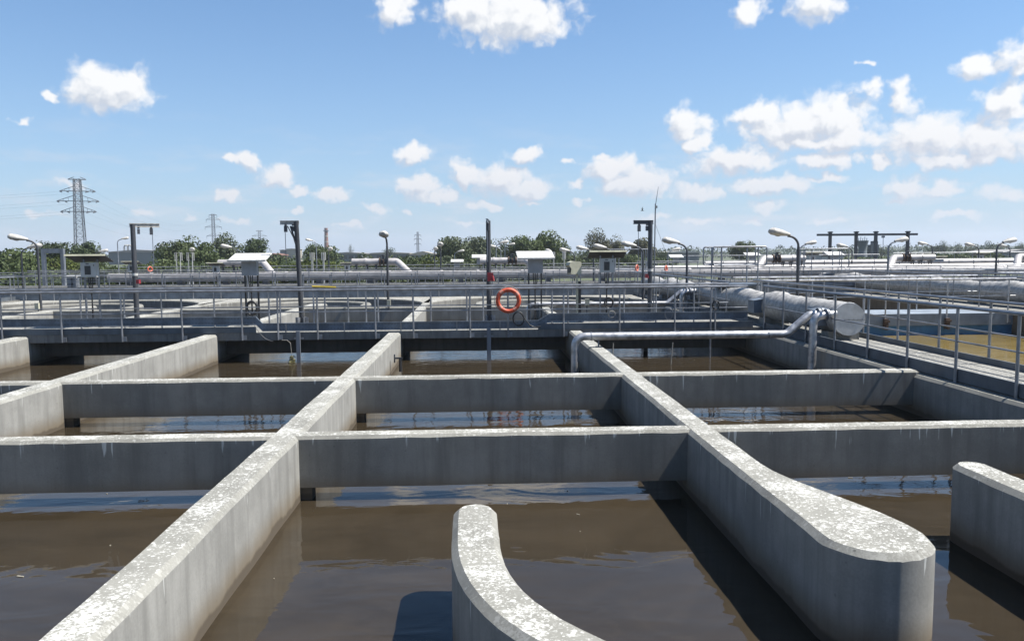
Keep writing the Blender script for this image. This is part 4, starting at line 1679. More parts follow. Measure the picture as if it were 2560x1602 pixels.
# ------------------------------------------------------------------ street lamps
def lamp_proto(h, dark=True, arm=0.30):
    """pole with a bowed arm and an oblong head along local +X; returns the parts as mesh builders"""
    pole, arm_b, shell, glass = MB(), MB(), MB(), MB()
    r = 0.036
    pole.tube([(0, 0, 0), (0, 0, h - arm)], [r * 1.25, r], 10)
    pts = []
    for k in range(8):
        a = math.pi / 2 * k / 7
        pts.append((arm * (1 - math.cos(a)), 0, h - arm + arm * 0.92 * math.sin(a)))
    arm_b.tube(pts, r * 0.85, 9)
    x0, z0 = pts[-1][0], pts[-1][2]
    n, seg = 9, 12
    vs, fs, gv, gf = [], [], [], []
    L = 0.56
    for i in range(n):
        t = i / (n - 1)
        wd = 0.055 + 0.105 * math.sin(min(1, t * 1.25) * math.pi * 0.52) * (1 if t < 0.8 else max(0.25, math.sqrt(max(0.0, 1 - ((t - 0.8) / 0.2) ** 2))))
        ht = wd * 0.78
        cx, cz = x0 - 0.05 + L * t, z0 + 0.03 + 0.08 * t
        for k in range(seg):
            a = 2 * math.pi * k / seg
            zz = ht * math.sin(a)
            if zz < 0:
                zz *= 0.6
            vs.append((cx, wd * math.cos(a), cz + zz))
    for i in range(n - 1):
        for k in range(seg):
            k2 = (k + 1) % seg
            fs.append((i * seg + k, i * seg + k2, (i + 1) * seg + k2, (i + 1) * seg + k))
    fs += [tuple(range(seg)), tuple((n - 1) * seg + k for k in range(seg))]
    shell.add(vs, fs)
    gn = 7
    for i in range(gn):
        t = i / (gn - 1)
        s = math.sin(math.pi * (0.08 + 0.84 * t))
        cx, cz = x0 + 0.14 + 0.31 * t, z0 + 0.035 + 0.055 + 0.045 * t - 0.035
        for k in range(7):
            a = math.pi + math.pi * k / 6
            gv.append((cx, 0.088 * s * math.cos(a), cz + 0.085 * s * math.sin(a) - 0.005))
    for i in range(gn - 1):
        for k in range(6):
            gf.append((i * 7 + k, i * 7 + k + 1, (i + 1) * 7 + k + 1, (i + 1) * 7 + k))
    glass.add(gv, gf)
    return pole, arm_b, shell, glass


LAMPS = [  # pole px, head top py, depth, direction, pole steel, label, base z, size
    (92, 590, 26.2, 198, 'slate_steel', 'street lamp at far left, large head pointing left', 0.0, 1.0),
    (52, 612, 34.0, 8, 'slate_steel', 'smaller street lamp behind the far left one, head pointing right', 0.03, 1.0),
    (967, 584, 26.2, -92, 'slate_steel', 'street lamp at centre left with its head pointing at the camera', 0.0, 1.0),
    (1718, 598, 25.0, 184, 'dark_steel', 'dark street lamp right of the dark hoist post, head pointing left', 0.03, 1.0),
    (1997, 576, 20.2, 186, 'dark_steel', 'tallest street lamp at right, big pale head pointing left', 0.03, 1.0),
    (2222, 596, 31.0, 4, 'grey_steel', 'street lamp under the gantry, head pointing right', 0.03, 1.0),
    (2001, 604, 36.0, 10, 'grey_steel', 'street lamp just behind the tallest one, head pointing right', -0.3, 1.0),
    (293, 594, 50.0, 20, 'galvanised', 'slim far street lamp in front of the grey factory', -0.3, 0.8),
    (236, 625, 52.0, 15, 'slate_steel', 'low far street lamp beside the big pylon', -0.3, 1.0),
    (592, 613, 42.0, 188, 'slate_steel', 'far street lamp before trees, left of the white cabinet roof', -0.3, 1.0),
    (480, 622, 46.0, -70, 'slate_steel', 'far street lamp between two ladder hoops at left', -0.3, 1.0),
    (790, 598, 50.0, 200, 'galvanised', 'slim far street lamp beside the chimney', -0.3, 0.8),
    (821, 621, 43.5, -70, 'dark_steel', 'far street lamp in front of the round bush by the chimney', -0.3, 0.9),
    (1101, 609, 38.2, -88, 'dark_steel', 'far dark street lamp in front of the willow', 0.3, 0.95),
    (1086, 620, 46.0, -80, 'dark_steel', 'small far street lamp left of the willow', -0.3, 0.9),
    (1136, 626, 58.0, 0, 'galvanised', 'tiny far street lamp in front of the willow trunk', -0.3, 0.9),
    (1240, 603, 50.0, 10, 'galvanised', 'far street lamp just right of the middle hoist post', -0.3, 1.0),
    (1252, 614, 58.0, 180, 'galvanised', 'far street lamp second right of the middle hoist post', -0.3, 1.0),
    (1262, 609, 62.0, 5, 'galvanised', 'far street lamp third right of the middle hoist post', -0.3, 1.0),
    (1384, 624, 50.0, 120, 'grey_steel', 'far street lamp behind the white roofed cabinet right of centre', -0.3, 1.0),
    (1436, 622, 42.5, 182, 'slate_steel', 'street lamp above the cream hooded panel', -0.3, 1.0),
    (1484, 617, 36.4, 182, 'dark_steel', 'street lamp left of the olive trees, head pointing left', 0.3, 1.0),
    (1531, 613, 33.4, 182, 'dark_steel', 'street lamp in front of the olive trees', 0.03, 1.0),
    (1608, 607, 28.5, 184, 'dark_steel', 'street lamp just left of the dark hoist post', 0.03, 1.0),
    (1670, 621, 48.0, 12, 'grey_steel', 'far street lamp with head pointing right beyond the antenna', -0.3, 1.0),
    (2131, 611, 40.2, 178, 'slate_steel', 'street lamp left of the gantry middle post', -0.3, 1.0),
    (2332, 606, 46.0, 160, 'slate_steel', 'street lamp right of the gantry', -0.3, 1.0),
    (2448, 609, 42.2, 182, 'slate_steel', 'street lamp second from the right edge', -0.3, 1.0),
    (2493, 598, 29.0, 8, 'dark_steel', 'dark street lamp near the right edge, head pointing right', -0.45, 1.0),
    (2526, 611, 50.0, 178, 'slate_steel', 'small far street lamp at the right edge', -0.3, 1.0),
]
for (px, py, Y, ang, pm, lab, zb, sz) in LAMPS:
    top = at(px, py, Y)
    h = (top.z - zb) / sz - 0.12
    root = thing('street_lamp', lab, 'street lamp', (top.x, Y, zb), R(ang), 'street lamps of the plant')
    root.scale = (sz,) * 3
    a, c, s, gl = lamp_proto(h)
    a.build('pole', pm, root, smooth=40)
    c.build('arm', pm, root, smooth=60)
    sh = s.build('lamp_head', 'lamp_shell', root, smooth=50)
    gl.build('lens', 'lamp_glass', sh, smooth=50)


# ------------------------------------------------------------------ stile platforms and hoops
def stile(label, x0, x1, Y, zlow, ztop, depth=0.9, plat=0.84, r=0.022):
    root = thing('stile_platform', label, 'platform', (x0, Y, 0.03), group='step-over platforms with pipe handrails')
    fx = world_part(root)
    for dy in (0.0, depth):
        b = MB()
        y = Y + dy
        P = [(x0, y, zlow), (x0, y, ztop), (x1, y, ztop), (x1, y, zlow)]
        pts = []
        for k in range(4):
            pts += bend(P[k - 1], P[k], P[(k + 1) % 4], 0.07, 4)
        b.tube([tuple(q) for q in pts], r, 8, closed=True)
        fx(b.build('handrail_loop', 'galvanised', root, smooth=60))
        for t in (0.16, 0.84):
            x = x0 + (x1 - x0) * t
            b = MB()
            b.tube([(x, y, 0.03), (x, y, ztop)], r, 8)
            fx(b.build('post', 'galvanised', root, smooth=40))
    b = MB()
    b.span((x0 + 0.1, Y + 0.03, plat - 0.05), (x1 - 0.1, Y + depth - 0.03, plat))
    fx(b.build('platform_plate', 'galvanised_plate', root))


p0, p1 = at(1782, 640, 21.5), at(1917, 640, 21.5)
stile('tall pipe handrail platform stepping over the wrapped pipe at right', p0.x, p1.x, 21.5, 1.36, 1.87)
p0, p1 = at(1522, 640, 36.0), at(1618, 640, 36.0)
stile('far handrail platform behind the fourth cabinet', p0.x, p1.x, 35.0, 1.0, 1.90, plat=0.9)
p0, p1 = at(2012, 640, 34.6), at(2122, 640, 34.6)
stile('far handrail platform left of the gantry', p0.x, p1.x, 34.6, 1.05, 1.86, plat=0.9)


def hoop(label, px0, px1, py0, py1, Y):
    a, c = at(px0, py0, Y), at(px1, py1, Y)
    root = thing('ladder_hoop', label, 'ladder', (a.x, Y, -0.3), group='pale ladder hoops at the far walkway')
    fx = world_part(root)
    for dx in (0, 0.06):
        b = MB()
        b.tube([(a.x + dx, Y + dx, c.z), (a.x + dx, Y + dx, a.z), (c.x - 0.06 + dx, Y + dx, a.z), (c.x - 0.06 + dx, Y + dx, c.z)], 0.022, 6, closed=True)
        fx(b.build('hoop', 'cabinet_light', root))
    for x in (a.x + 0.07, c.x - 0.07):
        b = MB()
        b.tube([(x, Y, -0.3), (x, Y, c.z)], 0.022, 6)
        fx(b.build('leg', 'cabinet_light', root))


for (a, c, t, u, lab) in ((437, 454, 632, 651, 'pale ladder hoop in front of trees at left, first of two'), (467, 484, 632, 651, 'pale ladder hoop in front of trees at left, second of two'),
                          (775, 785, 632, 650, 'narrow pale ladder hoop left of the slim lamp by the chimney'), (804, 813, 631, 650, 'narrow pale ladder hoop right of the slim lamp by the chimney'),
                          (1381, 1387, 630, 648, 'narrow ladder hoop right of the white cabinet roof'), (1407, 1414, 629, 648, 'narrow ladder hoop left of the cream hooded panel')):
    hoop(lab, a, c, t, u, 42.0)

# portal frame at the far left
a, c = at(108, 622, 44.0), at(156, 622, 44.0)
root = thing('portal_frame', 'grey steel portal frame among the bushes at far left', 'frame', (a.x, 44.0, -0.3))
fx = world_part(root)
for x in (a.x, c.x):
    b = MB()
    b.box((x, 44.0, (a.z - 0.3) / 2), (0.17, 0.20, a.z + 0.3))
    fx(b.build('upright', 'grey_steel', root))
b = MB()
b.span((a.x + 0.09, 43.9, a.z - 0.24), (c.x - 0.09, 44.1, a.z))
fx(b.build('crossbeam', 'grey_steel', root))

# small blue grey shed left
p = at(182, 690, 35.0)
root = thing('equipment_hut', 'small blue grey equipment hut with white lid roof at left', 'hut', (p.x, 35.0, 0.03))
b = MB()
b.box((-0.10, 0, 0.42), (0.16, 0.3, 0.84))
b.box((0.13, 0, 0.42), (0.14, 0.3, 0.84))
b.build('body', 'grey_steel', root)
b = MB()
b.box((0, 0, 0.88), (0.50, 0.45, 0.06), rx=R(12))
b.build('roof', 'roof_white', root)

# gantry at right
YG = 47.0
zb, zt = at(2160, 591, YG).z, at(2160, 584, YG).z
root = thing('gantry_crane', 'dark steel gantry with long overhead beam on the right skyline', 'gantry', (at(2160, 650, YG).x, YG, -0.3))
fx = world_part(root)
b = MB()
a, c = at(2043, 588, YG), at(2293, 585, YG)
zz = (a.z + c.z) / 2
b.span((a.x, YG - 0.08, zz - 0.065), (c.x, YG + 0.08, zz + 0.065))
fx(b.build('overhead_beam', 'dark_steel', root))
for px in (2075, 2140, 2189, 2269):
    p = at(px, 620, YG)
    b = MB()
    b.box((p.x, YG + 0.02, (zz + 0.20 - 0.3) / 2), (0.115, 0.24, zz + 0.20 + 0.3))
    b.box((p.x, YG + 0.02, zz + 0.15), (0.21, 0.28, 0.07))
    fx(b.build('upright', 'slate_steel' if px != 2189 else 'dark_steel', root))
p = at(2208, 590, YG)
b = MB()
b.box((p.x, YG, zz - 0.14), (0.16, 0.10, 0.12))
b.tube([(p.x, YG, zz - 0.15), (p.x + 0.02, YG, zz - 0.95)], 0.018, 6)
fx(b.build('trolley_hoist', 'grey_steel', root))
# dark hopper tower behind it
YT = 150.0
p = at(2157, 598, YT)
root = thing('hopper_tower', 'dark flared hopper tower standing behind the gantry', 'tower', (p.x, YT, -0.9))
b = MB()
b.lathe([(0.9, 0.0), (0.9, 2.2), (0.75, 2.6), (0.78, 3.5), (1.05, 4.6), (1.08, 4.8)], seg=18)
b.build('hopper', 'tower_dark', root, smooth=40)
for k in range(5):
    b = MB()
    b.tube([(-0.8 + k * 0.4, 0, 4.8), (-0.8 + k * 0.4, 0, 5.3 + 0.25 * (k % 2))], 0.06, 5)
    b.build('vent_pipe', 'tower_dark', root)
b = MB()
b.box((2.3, 0.4, 2.0), (1.6, 1.4, 4.0))
b.box((2.5, 0.4, 4.3), (1.0, 1.0, 0.8))
b.box((1.9, 0.0, 4.2), (0.2, 0.2, 2.2), ry=R(35))
b.build('side_block', 'tower_dark', root)

# ------------------------------------------------------------------ trees and bushes
def crown_mesh(rx, ry, rz, n, leaf, seed, clumps=16, droop=0.0, flat=0.0):
    rr = random.Random(seed)
    b = MB()
    cs = []
    for k in range(clumps):
        while True:
            v = Vector((rr.uniform(-1, 1), rr.uniform(-1, 1), rr.uniform(-1, 1)))
            if v.length < 1:
                break
        v = v.normalized() * (0.35 + 0.45 * rr.random())
        cs.append((Vector((v.x * rx, v.y * ry, v.z * rz)), rr.uniform(0.28, 0.50)))
    vs, fs = [], []
    for k in range(n):
        c, s = cs[rr.randrange(clumps)]
        d = Vector((rr.gauss(0, 1), rr.gauss(0, 1), rr.gauss(0, 1))).normalized()
        rad = s * (0.55 + 0.5 * rr.random() ** 0.5)
        p = c + Vector((d.x * rx * rad, d.y * ry * rad, d.z * rz * rad))
        if droop:
            p.z -= droop * rr.random() * (abs(p.x) / rx)
        L = leaf * rr.uniform(0.6, 1.3)
        t = (d + Vector((rr.uniform(-.8, .8), rr.uniform(-.8, .8), rr.uniform(-.8, .8)))).normalized()
        u = t.cross(Vector((rr.uniform(-1, 1), rr.uniform(-1, 1), rr.uniform(-1, 1)))).normalized()
        v2 = t.cross(u)
        o = len(vs)
        vs += [p - u * L * 0.5, p + v2 * L * 0.34, p + u * L * 0.6, p - v2 * L * 0.34 + t * L * 0.12]
        fs.append((o, o + 1, o + 2, o + 3))
    b.add(vs, fs)
    return b


def tree(name, label, px, py_top, wpx, Y, mat, seed, n=1500, base=-0.9, cat='tree', group='trees beyond the plant', squash=1.0, trunk=True, droop=0.0, low=0.22, wide=1.0):
    top = at(px, py_top, Y)
    H = top.z - base
    w2 = wpx / FPX * Y / 2 * wide
    root = thing(name, label, cat, (top.x, Y, base), 0, group)
    zlow = H * low
    rz = (H - zlow) / 2
    leaf = max(0.22, w2 * 0.14)
    b = crown_mesh(w2 * 1.30, w2 * 1.1, rz * 1.06, n, leaf, seed, 24, droop)
    b.v = [(x, y, z + zlow + rz) for x, y, z in b.v]
    b.build('crown' if cat == 'tree' else 'foliage', mat, root)
    b = MB()
    rr = random.Random(seed + 99)
    b.tube([(0, 0, -0.1), (0.05, 0, H * 0.3), (0, 0.05, H * 0.62), (0.02, 0, H * 0.85)], [H * 0.032, H * 0.024, H * 0.014, H * 0.005], 7)
    for k in range(6):
        a = rr.uniform(0, 6.28)
        z0 = H * rr.uniform(0.22, 0.55)
        e = w2 * rr.uniform(0.35, 0.65)
        b.tube([(0, 0, z0), (e * 0.5 * math.cos(a), e * 0.5 * math.sin(a), z0 + H * 0.12), (e * math.cos(a), e * math.sin(a), z0 + H * 0.26)], [H * 0.012, H * 0.008, H * 0.003], 5)
    b.build('trunk' if cat == 'tree' else 'stems', 'bark', root, smooth=60)
    return root


TREES = [
    ('tree', 'dense green tree filling the left edge below the lamps', 25, 622, 130, 58, 'leaf_mid'),
    ('tree', 'dark tree behind the portal frame at far left', 128, 598, 88, 76, 'leaf_dark'),
    ('tree', 'dark tree at the foot of the big pylon', 212, 606, 62, 80, 'leaf_dark'),
    ('tree', 'loose green tree right of the grey factory', 445, 596, 90, 88, 'leaf_mid'),
    ('tree', 'broad green tree behind the two ladder hoops', 505, 612, 90, 80, 'leaf_mid'),
    ('tree', 'light airy tree in front of the second pylon', 560, 590, 88, 96, 'leaf_willow'),
    ('tree', 'dark spruce-like tree left of the leaning hoist post', 636, 592, 64, 92, 'leaf_dark'),
    ('tree', 'rounded tree in front of the chimney', 800, 614, 76, 110, 'leaf_mid'),
    ('tree', 'big rounded willow left of the middle hoist post', 1128, 584, 92, 92, 'leaf_willow'),
    ('tree', 'willow right behind the middle hoist post', 1188, 590, 84, 96, 'leaf_willow'),
    ('tree', 'green tree just right of the middle hoist post', 1250, 598, 66, 104, 'leaf_mid'),
    ('tree', 'tall green tree above the white roofed cabinet', 1310, 590, 84, 104, 'leaf_mid'),
    ('tree', 'widest green tree right of the middle, above the ladder hoops', 1366, 583, 86, 108, 'leaf_mid'),
    ('tree', 'low tree at the right end of the green row', 1402, 612, 44, 112, 'leaf_mid'),
    ('tree', 'pale olive tree, taller one of the pair right of centre', 1494, 578, 58, 122, 'leaf_olive'),
    ('tree', 'pale olive tree, shorter one of the pair right of centre', 1530, 590, 52, 124, 'leaf_olive'),
    ('tree', 'pale olive tree behind the dark hoist post', 1606, 594, 66, 130, 'leaf_olive'),
    ('tree', 'small dark tree right of the dark hoist post', 1655, 622, 34, 160, 'leaf_dark'),
    ('tree', 'rounded tree behind the stile platform', 1853, 600, 54, 140, 'leaf_mid'),
    ('tree', 'dark tree behind the hopper tower', 2205, 611, 36, 230, 'leaf_dark'),
    ('tree', 'small rounded tree between gantry posts', 2110, 617, 40, 230, 'leaf_dark'),
    ('tree', 'pointed dark tree on the right skyline', 2363, 599, 24, 260, 'leaf_dark'),
    ('tree', 'wide dark tree group on the right skyline', 2340, 612, 52, 262, 'leaf_dark'),
    ('tree', 'slim dark tree on the right skyline', 2397, 604, 20, 266, 'leaf_dark'),
    ('tree', 'dark tree behind the right street lamps', 2435, 610, 36, 262, 'leaf_dark'),
    ('tree', 'dark tree behind the lamp near the right edge', 2484, 602, 44, 258, 'leaf_dark'),
    ('tree', 'dark tree at the right edge of the photo', 2553, 600, 30, 256, 'leaf_dark'),
    ('poplar_tree', 'tiny far poplar above the low sheds', 877, 610, 13, 420, 'leaf_dark'),
    ('tree', 'small tree behind the central street lamp', 972, 617, 26, 200, 'leaf_dark'),
]
for k, (nm, lab, px, py, wd, Y, mt) in enumerate(TREES):
    tree(nm, lab, px, py, wd, Y, mt, 100 + k, n=3600 if Y < 150 else 1000, droop=0.8 if mt == 'leaf_willow' else 0.0)
BUSHES = [
    (20, 655, 120, 48, 'leaf_mid', 'thick bush at the left edge behind the railing'), (95, 650, 90, 50, 'leaf_mid', 'bush under the far left lamps'),
    (135, 640, 70, 60, 'leaf_yellow', 'sunny bush inside the portal frame'), (200, 648, 80, 62, 'leaf_mid', 'bush behind the equipment hut'), (265, 652, 80, 64, 'leaf_mid', 'bush right of the left control cabinet'),
    (345, 657, 90, 66, 'leaf_mid', 'low bush below the grey factory'), (410, 650, 80, 64, 'leaf_mid', 'bush between factory and ladder hoops'), (470, 648, 70, 62, 'leaf_dark', 'dark bush behind the ladder hoops'),
    (525, 645, 80, 62, 'leaf_dark', 'dark bush left of the white valve pipe'), (600, 640, 80, 70, 'leaf_mid', 'bush behind the white valve pipe'), (660, 650, 60, 64, 'leaf_yellow', 'yellow green bush right of the second cabinet'),
    (700, 640, 70, 72, 'leaf_dark', 'bush in front of the white block'), (730, 648, 60, 66, 'leaf_mid', 'bush left of the leaning hoist post foot'), (768, 645, 60, 62, 'leaf_yellow', 'bright bush behind the narrow hoops, left part'),
    (815, 646, 60, 62, 'leaf_yellow', 'bright bush behind the narrow hoops, right part'), (860, 642, 60, 68, 'leaf_mid', 'bush behind the small far cabinet'), (915, 636, 60, 74, 'leaf_dark', 'dark bush left of the central lamp'),
    (960, 645, 60, 66, 'leaf_mid', 'bush behind the central lamp pole'), (1005, 640, 60, 70, 'leaf_mid', 'bush right of the central lamp'), (1045, 636, 60, 72, 'leaf_dark', 'dark bush under the small pylon'),
    (1078, 645, 58, 62, 'leaf_yellow', 'yellow bush left of the dark far lamp'), (1130, 640, 80, 74, 'leaf_willow', 'shrub below the willow'), (1200, 640, 80, 76, 'leaf_mid', 'shrub behind the middle hoist post'),
    (1280, 640, 90, 80, 'leaf_dark', 'shrub above the white valve pipe at centre'), (1350, 640, 90, 82, 'leaf_dark', 'shrub behind the white roofed cabinet'), (1425, 637, 60, 110, 'leaf_mid', 'shrub above the cream hooded panel'),
    (1480, 636, 60, 112, 'leaf_dark', 'shrub left of the olive trees'), (1560, 637, 70, 114, 'leaf_mid', 'shrub right of the olive trees'), (1640, 638, 60, 120, 'leaf_mid', 'shrub right of the dark hoist post'),
    (2150, 640, 60, 120, 'leaf_mid', 'shrub under the gantry'), (2240, 640, 60, 118, 'leaf_mid', 'shrub right of the hopper tower'), (2315, 634, 70, 130, 'leaf_mid', 'shrub behind the right street lamps'), (2400, 636, 80, 130, 'leaf_mid', 'shrub below the slim skyline tree'), (2480, 634, 70, 128, 'leaf_mid', 'shrub near the right edge'),
]
for k, (px, py, wd, Y, mt, lab) in enumerate(BUSHES):
    tree('bush', lab, px, py, wd, Y, mt, 300 + k, n=2400, cat='bush', group='bushes behind the far railing', low=0.0, wide=1.35)

# far wood along the horizon
rr = random.Random(21)
b = MB()
vs, fs = [], []
for k in range(13000):
    px = rr.uniform(-60, 2620)
    Y = rr.uniform(380, 620)
    hgt = 3.2 + 2.2 * noise.noise(Vector((px * 0.012, Y * 0.004, 1.0))) + 1.5 * noise.noise(Vector((px * 0.05, 3.0, 1.0)))
    if 860 < px < 1100:
        hgt *= 0.6
    elif px > 1640:
        hgt *= 1.45
    p = at(px, 640, Y)
    z = -0.9 + rr.random() * max(0.6, hgt) * (Y / 430)
    L = rr.uniform(0.9, 1.9)
    d = Vector((rr.uniform(-1, 1), rr.uniform(-1, .2), rr.uniform(-.4, 1))).normalized()
    u = d.cross(Vector((rr.uniform(-1, 1), rr.uniform(-1, 1), 0.3))).normalized()
    v2 = d.cross(u)
    c = Vector((p.x, Y, z))
    o = len(vs)
    vs += [c - u * L * .5, c + v2 * L * .4, c + u * L * .6, c - v2 * L * .4]
    fs.append((o, o + 1, o + 2, o + 3))
b.add(vs, fs)
tag(b.build('far_wood', 'leaf_dark'), 'dark band of far woodland along the horizon', 'woodland', kind='stuff')

# ------------------------------------------------------------------ far buildings
def shed(label, px0, px1, py_eave, py_ridge, Y, wall='far_wall_grey', roof='far_roof', depth=14.0, ridge=0.5, stacks=(), windows=0, name='shed', cat='building'):
    a, c = at(px0, py_eave, Y), at(px1, py_eave, Y)
    zr = at((px0 + px1) / 2, py_ridge, Y).z
    ze = (a.z + c.z) / 2
    zb = -0.9
    root = thing(name, label, cat, ((a.x + c.x) / 2, Y, zb))
    fx = world_part(root)
    b = MB()
    b.span((a.x, Y, zb), (c.x, Y + depth, ze))
    fx(b.build('wall', wall, root))
    b = MB()
    xm = a.x + (c.x - a.x) * ridge
    o = 0.35
    vs = []
    for y in (Y - o, Y + depth + o):
        vs += [(a.x - o, y, ze + 0.004), (xm, y, zr), (c.x + o, y, ze + 0.004), (a.x - o, y, ze - 0.25), (c.x + o, y, ze - 0.25)]
    b.add(vs, [(0, 1, 2, 4, 3), (5, 8, 9, 7, 6), (0, 5, 6, 1), (1, 6, 7, 2), (0, 3, 8, 5), (2, 7, 9, 4), (3, 4, 9, 8)])
    rf = fx(b.build('roof', roof, root))
    for (px, pt, wd) in stacks:
        p = at(px, pt, Y + 3)
        b = MB()
        b.tube([(p.x, Y + 3, ze - 0.3), (p.x, Y + 3, p.z - wd), (p.x + wd * 0.5, Y + 3, p.z), (p.x + wd * 1.4, Y + 3, p.z), (p.x + wd * 1.9, Y + 3, p.z - wd), (p.x + wd * 1.9, Y + 3, ze - 0.3)], wd * 0.42, 8)
        s = b.build('vent_stack', 'far_wall_white', rf)
    for k in range(windows):
        x = a.x + (c.x - a.x) * (k + 0.5) / windows
        b = MB()
        b.span((x - 0.8, Y - 0.06, zb + 1.6), (x + 0.8, Y - 0.01, zb + 2.6))
        fx(b.build('window', 'window_dark', root))
    return root


shed('large blue grey factory shed behind the left hoist post', 271, 432, 629, 624, 300, depth=40, ridge=0.42, stacks=((310, 613, 0.75), (319, 613, 0.75), (399, 612, 0.75), (408, 612, 0.75)))
shed('white block with cream tower left of the leaning hoist post', 716, 742, 622, 621, 400, 'far_wall_cream', 'far_wall_white', 12, windows=2, name='block')
shed('grey annex of the white block', 700, 716, 625, 624, 402, 'far_wall_grey', 'far_roof', 12, name='block')
shed('low dark roofed shed right of the chimney', 836, 902, 633, 630, 270, 'far_wall_grey', 'far_roof', 25, windows=4)
shed('long low cream roofed shed behind the central lamp', 915, 1022, 633, 630, 290, 'far_wall_grey', 'far_wall_cream', 25, windows=5)
shed('gabled cream shed under the small pylon', 1022, 1086, 636, 628, 280, 'far_wall_grey', 'far_wall_cream', 25, ridge=0.55)
shed('red roofed house behind the light airy tree', 612, 640, 633, 629, 240, 'brick_red', 'brick_red', 10, windows=2, name='house')
shed('low orange roofed house left of the white block', 660, 700, 637, 633, 260, 'brick_red', 'brick_red', 10, windows=2, name='house')
shed('grey shed right of the dark hoist post', 1668, 1748, 630, 627, 210, 'far_wall_grey', 'far_wall_white', 20, windows=0)
shed('white building behind the gantry left post', 2056, 2112, 630, 627, 190, 'far_wall_white', 'far_roof', 15, windows=5, name='block')
shed('blue grey shed at the right edge', 2516, 2600, 629, 623, 230, 'far_wall_grey', 'far_roof', 20)
shed('low green roofed shed right of the gantry', 2300, 2372, 641, 639, 110, 'far_wall_grey', 'leaf_mid', 6)

# chimney
YC = 500.0
p, q = at(815, 570, YC), at(815, 640, YC)
root = thing('chimney', 'tall slim factory chimney on the left skyline', 'chimney', (p.x, YC, -0.9))
H = p.z + 0.9
b = MB()
b.lathe([(1.55, 0), (1.35, H * 0.5), (1.1, H * 0.8), (1.05, H)], seg=14)
b.build('shaft', 'brick_red', root, smooth=40)
b = MB()
b.lathe([(1.1, H * 0.90), (1.75, H * 0.905), (1.75, H * 0.925), (1.1, H * 0.93)], seg=14)
b.build('gallery', 'tower_dark', root)
for t in (0.35, 0.55, 0.72):
    b = MB()
    b.lathe([(1.48 - t * 0.45, H * t), (1.56 - t * 0.45, H * t + 0.05), (1.56 - t * 0.45, H * t + 0.9), (1.46 - t * 0.45, H * t + 0.95)], seg=14)
    b.build('ring_band', 'far_wall_cream', root)


# ------------------------------------------------------------------ pylons and power lines
def pylon(label, px, py_top, Y, arms, w_top, w_mid, w_base, th, hang=False):
    """arms: (py, half width px)"""
    p = at(px, py_top, Y)
    zb = -0.9
    root = thing('pylon', label, 'pylon', (p.x, Y, zb), R(12), 'power pylons on the skyline')
    H = p.z - zb
    s = Y / FPX
    zs = [0.0]
    z = 0.0
    z_arm = at(px, arms[-1][0], Y).z - zb

    def half(z):
        if z < z_arm:
            return (w_base + (w_mid - w_base) * z / z_arm) * s / 2 * 0.8
        return (w_mid + (w_top - w_mid) * (z - z_arm) / max(0.1, H * 0.97 - z_arm)) * s / 2 * 0.8
    for (sx, sy) in ((1, 1), (1, -1), (-1, 1), (-1, -1)):
        b = MB()
        pts = [(sx * half(t * H * 0.97), sy * half(t * H * 0.97), t * H * 0.97) for t in (0, .25, .5, .75, 1)]
        b.tube(pts, th, 4)
        b.build('leg', 'pylon_steel', root)
    b = MB()
    z = 0.0
    while z < H * 0.97:
        step = max(1.1, half(z) * 1.5)
        z2 = min(z + step, H * 0.97)
        a, c = half(z), half(z2)
        for (u, v) in (((1, 1), (1, -1)), ((1, -1), (-1, -1)), ((-1, -1), (-1, 1)), ((-1, 1), (1, 1))):
            b.tube([(u[0] * a, u[1] * a, z), (v[0] * c, v[1] * c, z2)], th * 0.55, 3)
            b.tube([(v[0] * a, v[1] * a, z), (u[0] * c, u[1] * c, z2)], th * 0.55, 3)
            b.tube([(u[0] * c, u[1] * c, z2), (v[0] * c, v[1] * c, z2)], th * 0.4, 3)
        z = z2
    b.build('lattice', 'pylon_steel', root)
    tips = []
    for (py, hw) in arms:
        za = at(px, py, Y).z - zb
        e = hw * s
        h0 = half(za)
        b = MB()
        for sx in (-1, 1):
            b.tube([(0, 0, za), (sx * e, 0, za)], th * 0.9, 4)
            b.tube([(sx * h0, 0, za + e * 0.30), (sx * e, 0, za + 0.05)], th * 0.7, 4)
            for t in (0.35, 0.65):
                b.tube([(sx * (h0 + (e - h0) * t), 0, za), (sx * (h0 + (e - h0) * t), 0, za + e * 0.30 * (1 - t))], th * 0.5, 3)
        ar = b.build('cross_arm', 'pylon_steel', root)
        if py > py_top + 15 or hang:
            for sx in (-1, 1):
                for t in ((1.0, 0.62) if not hang else (1.0,)):
                    b = MB()
                    if hang:
                        b.tube([(sx * e, 0, za), (sx * e, 0, za - 2.0)], th * 0.8, 5)
                    else:
                        b.tube([(sx * e * t, 0, za - 0.1), (sx * (e * t - 0.9), -0.8, za - 0.5)], th * 1.3, 5)
                    b.build('insulator', 'pylon_steel', ar)
                m = Matrix.Translation(root.location) @ Matrix.Rotation(R(12), 4, 'Z')
                tips.append(m @ Vector((sx * e, 0, za - (2.0 if hang else 0.2))))
    return tips


t1 = pylon('big lattice pylon on the left skyline', 192, 441, 300, [(449, 20), (478, 39), (503, 46), (529, 39)], 17, 22, 30, 0.15)
t2 = pylon('second pylon above the light airy tree', 532, 532, 620, [(538, 9), (549, 16), (568, 19), (590, 16)], 7, 9, 12, 0.16, True)
t3 = pylon('small pylon behind the spruce-like tree', 648, 574, 900, [(578, 8), (590, 17), (602, 17)], 6, 7, 10, 0.2)
t4 = pylon('small pale pylon left of the willow', 1044, 578, 900, [(588, 8), (598, 9), (610, 8)], 4, 6, 7, 0.22, True)
t5 = pylon('tiny far pylon right of the green trees', 1413, 604, 1300, [(609, 4), (614, 5)], 3, 4, 6, 0.25)


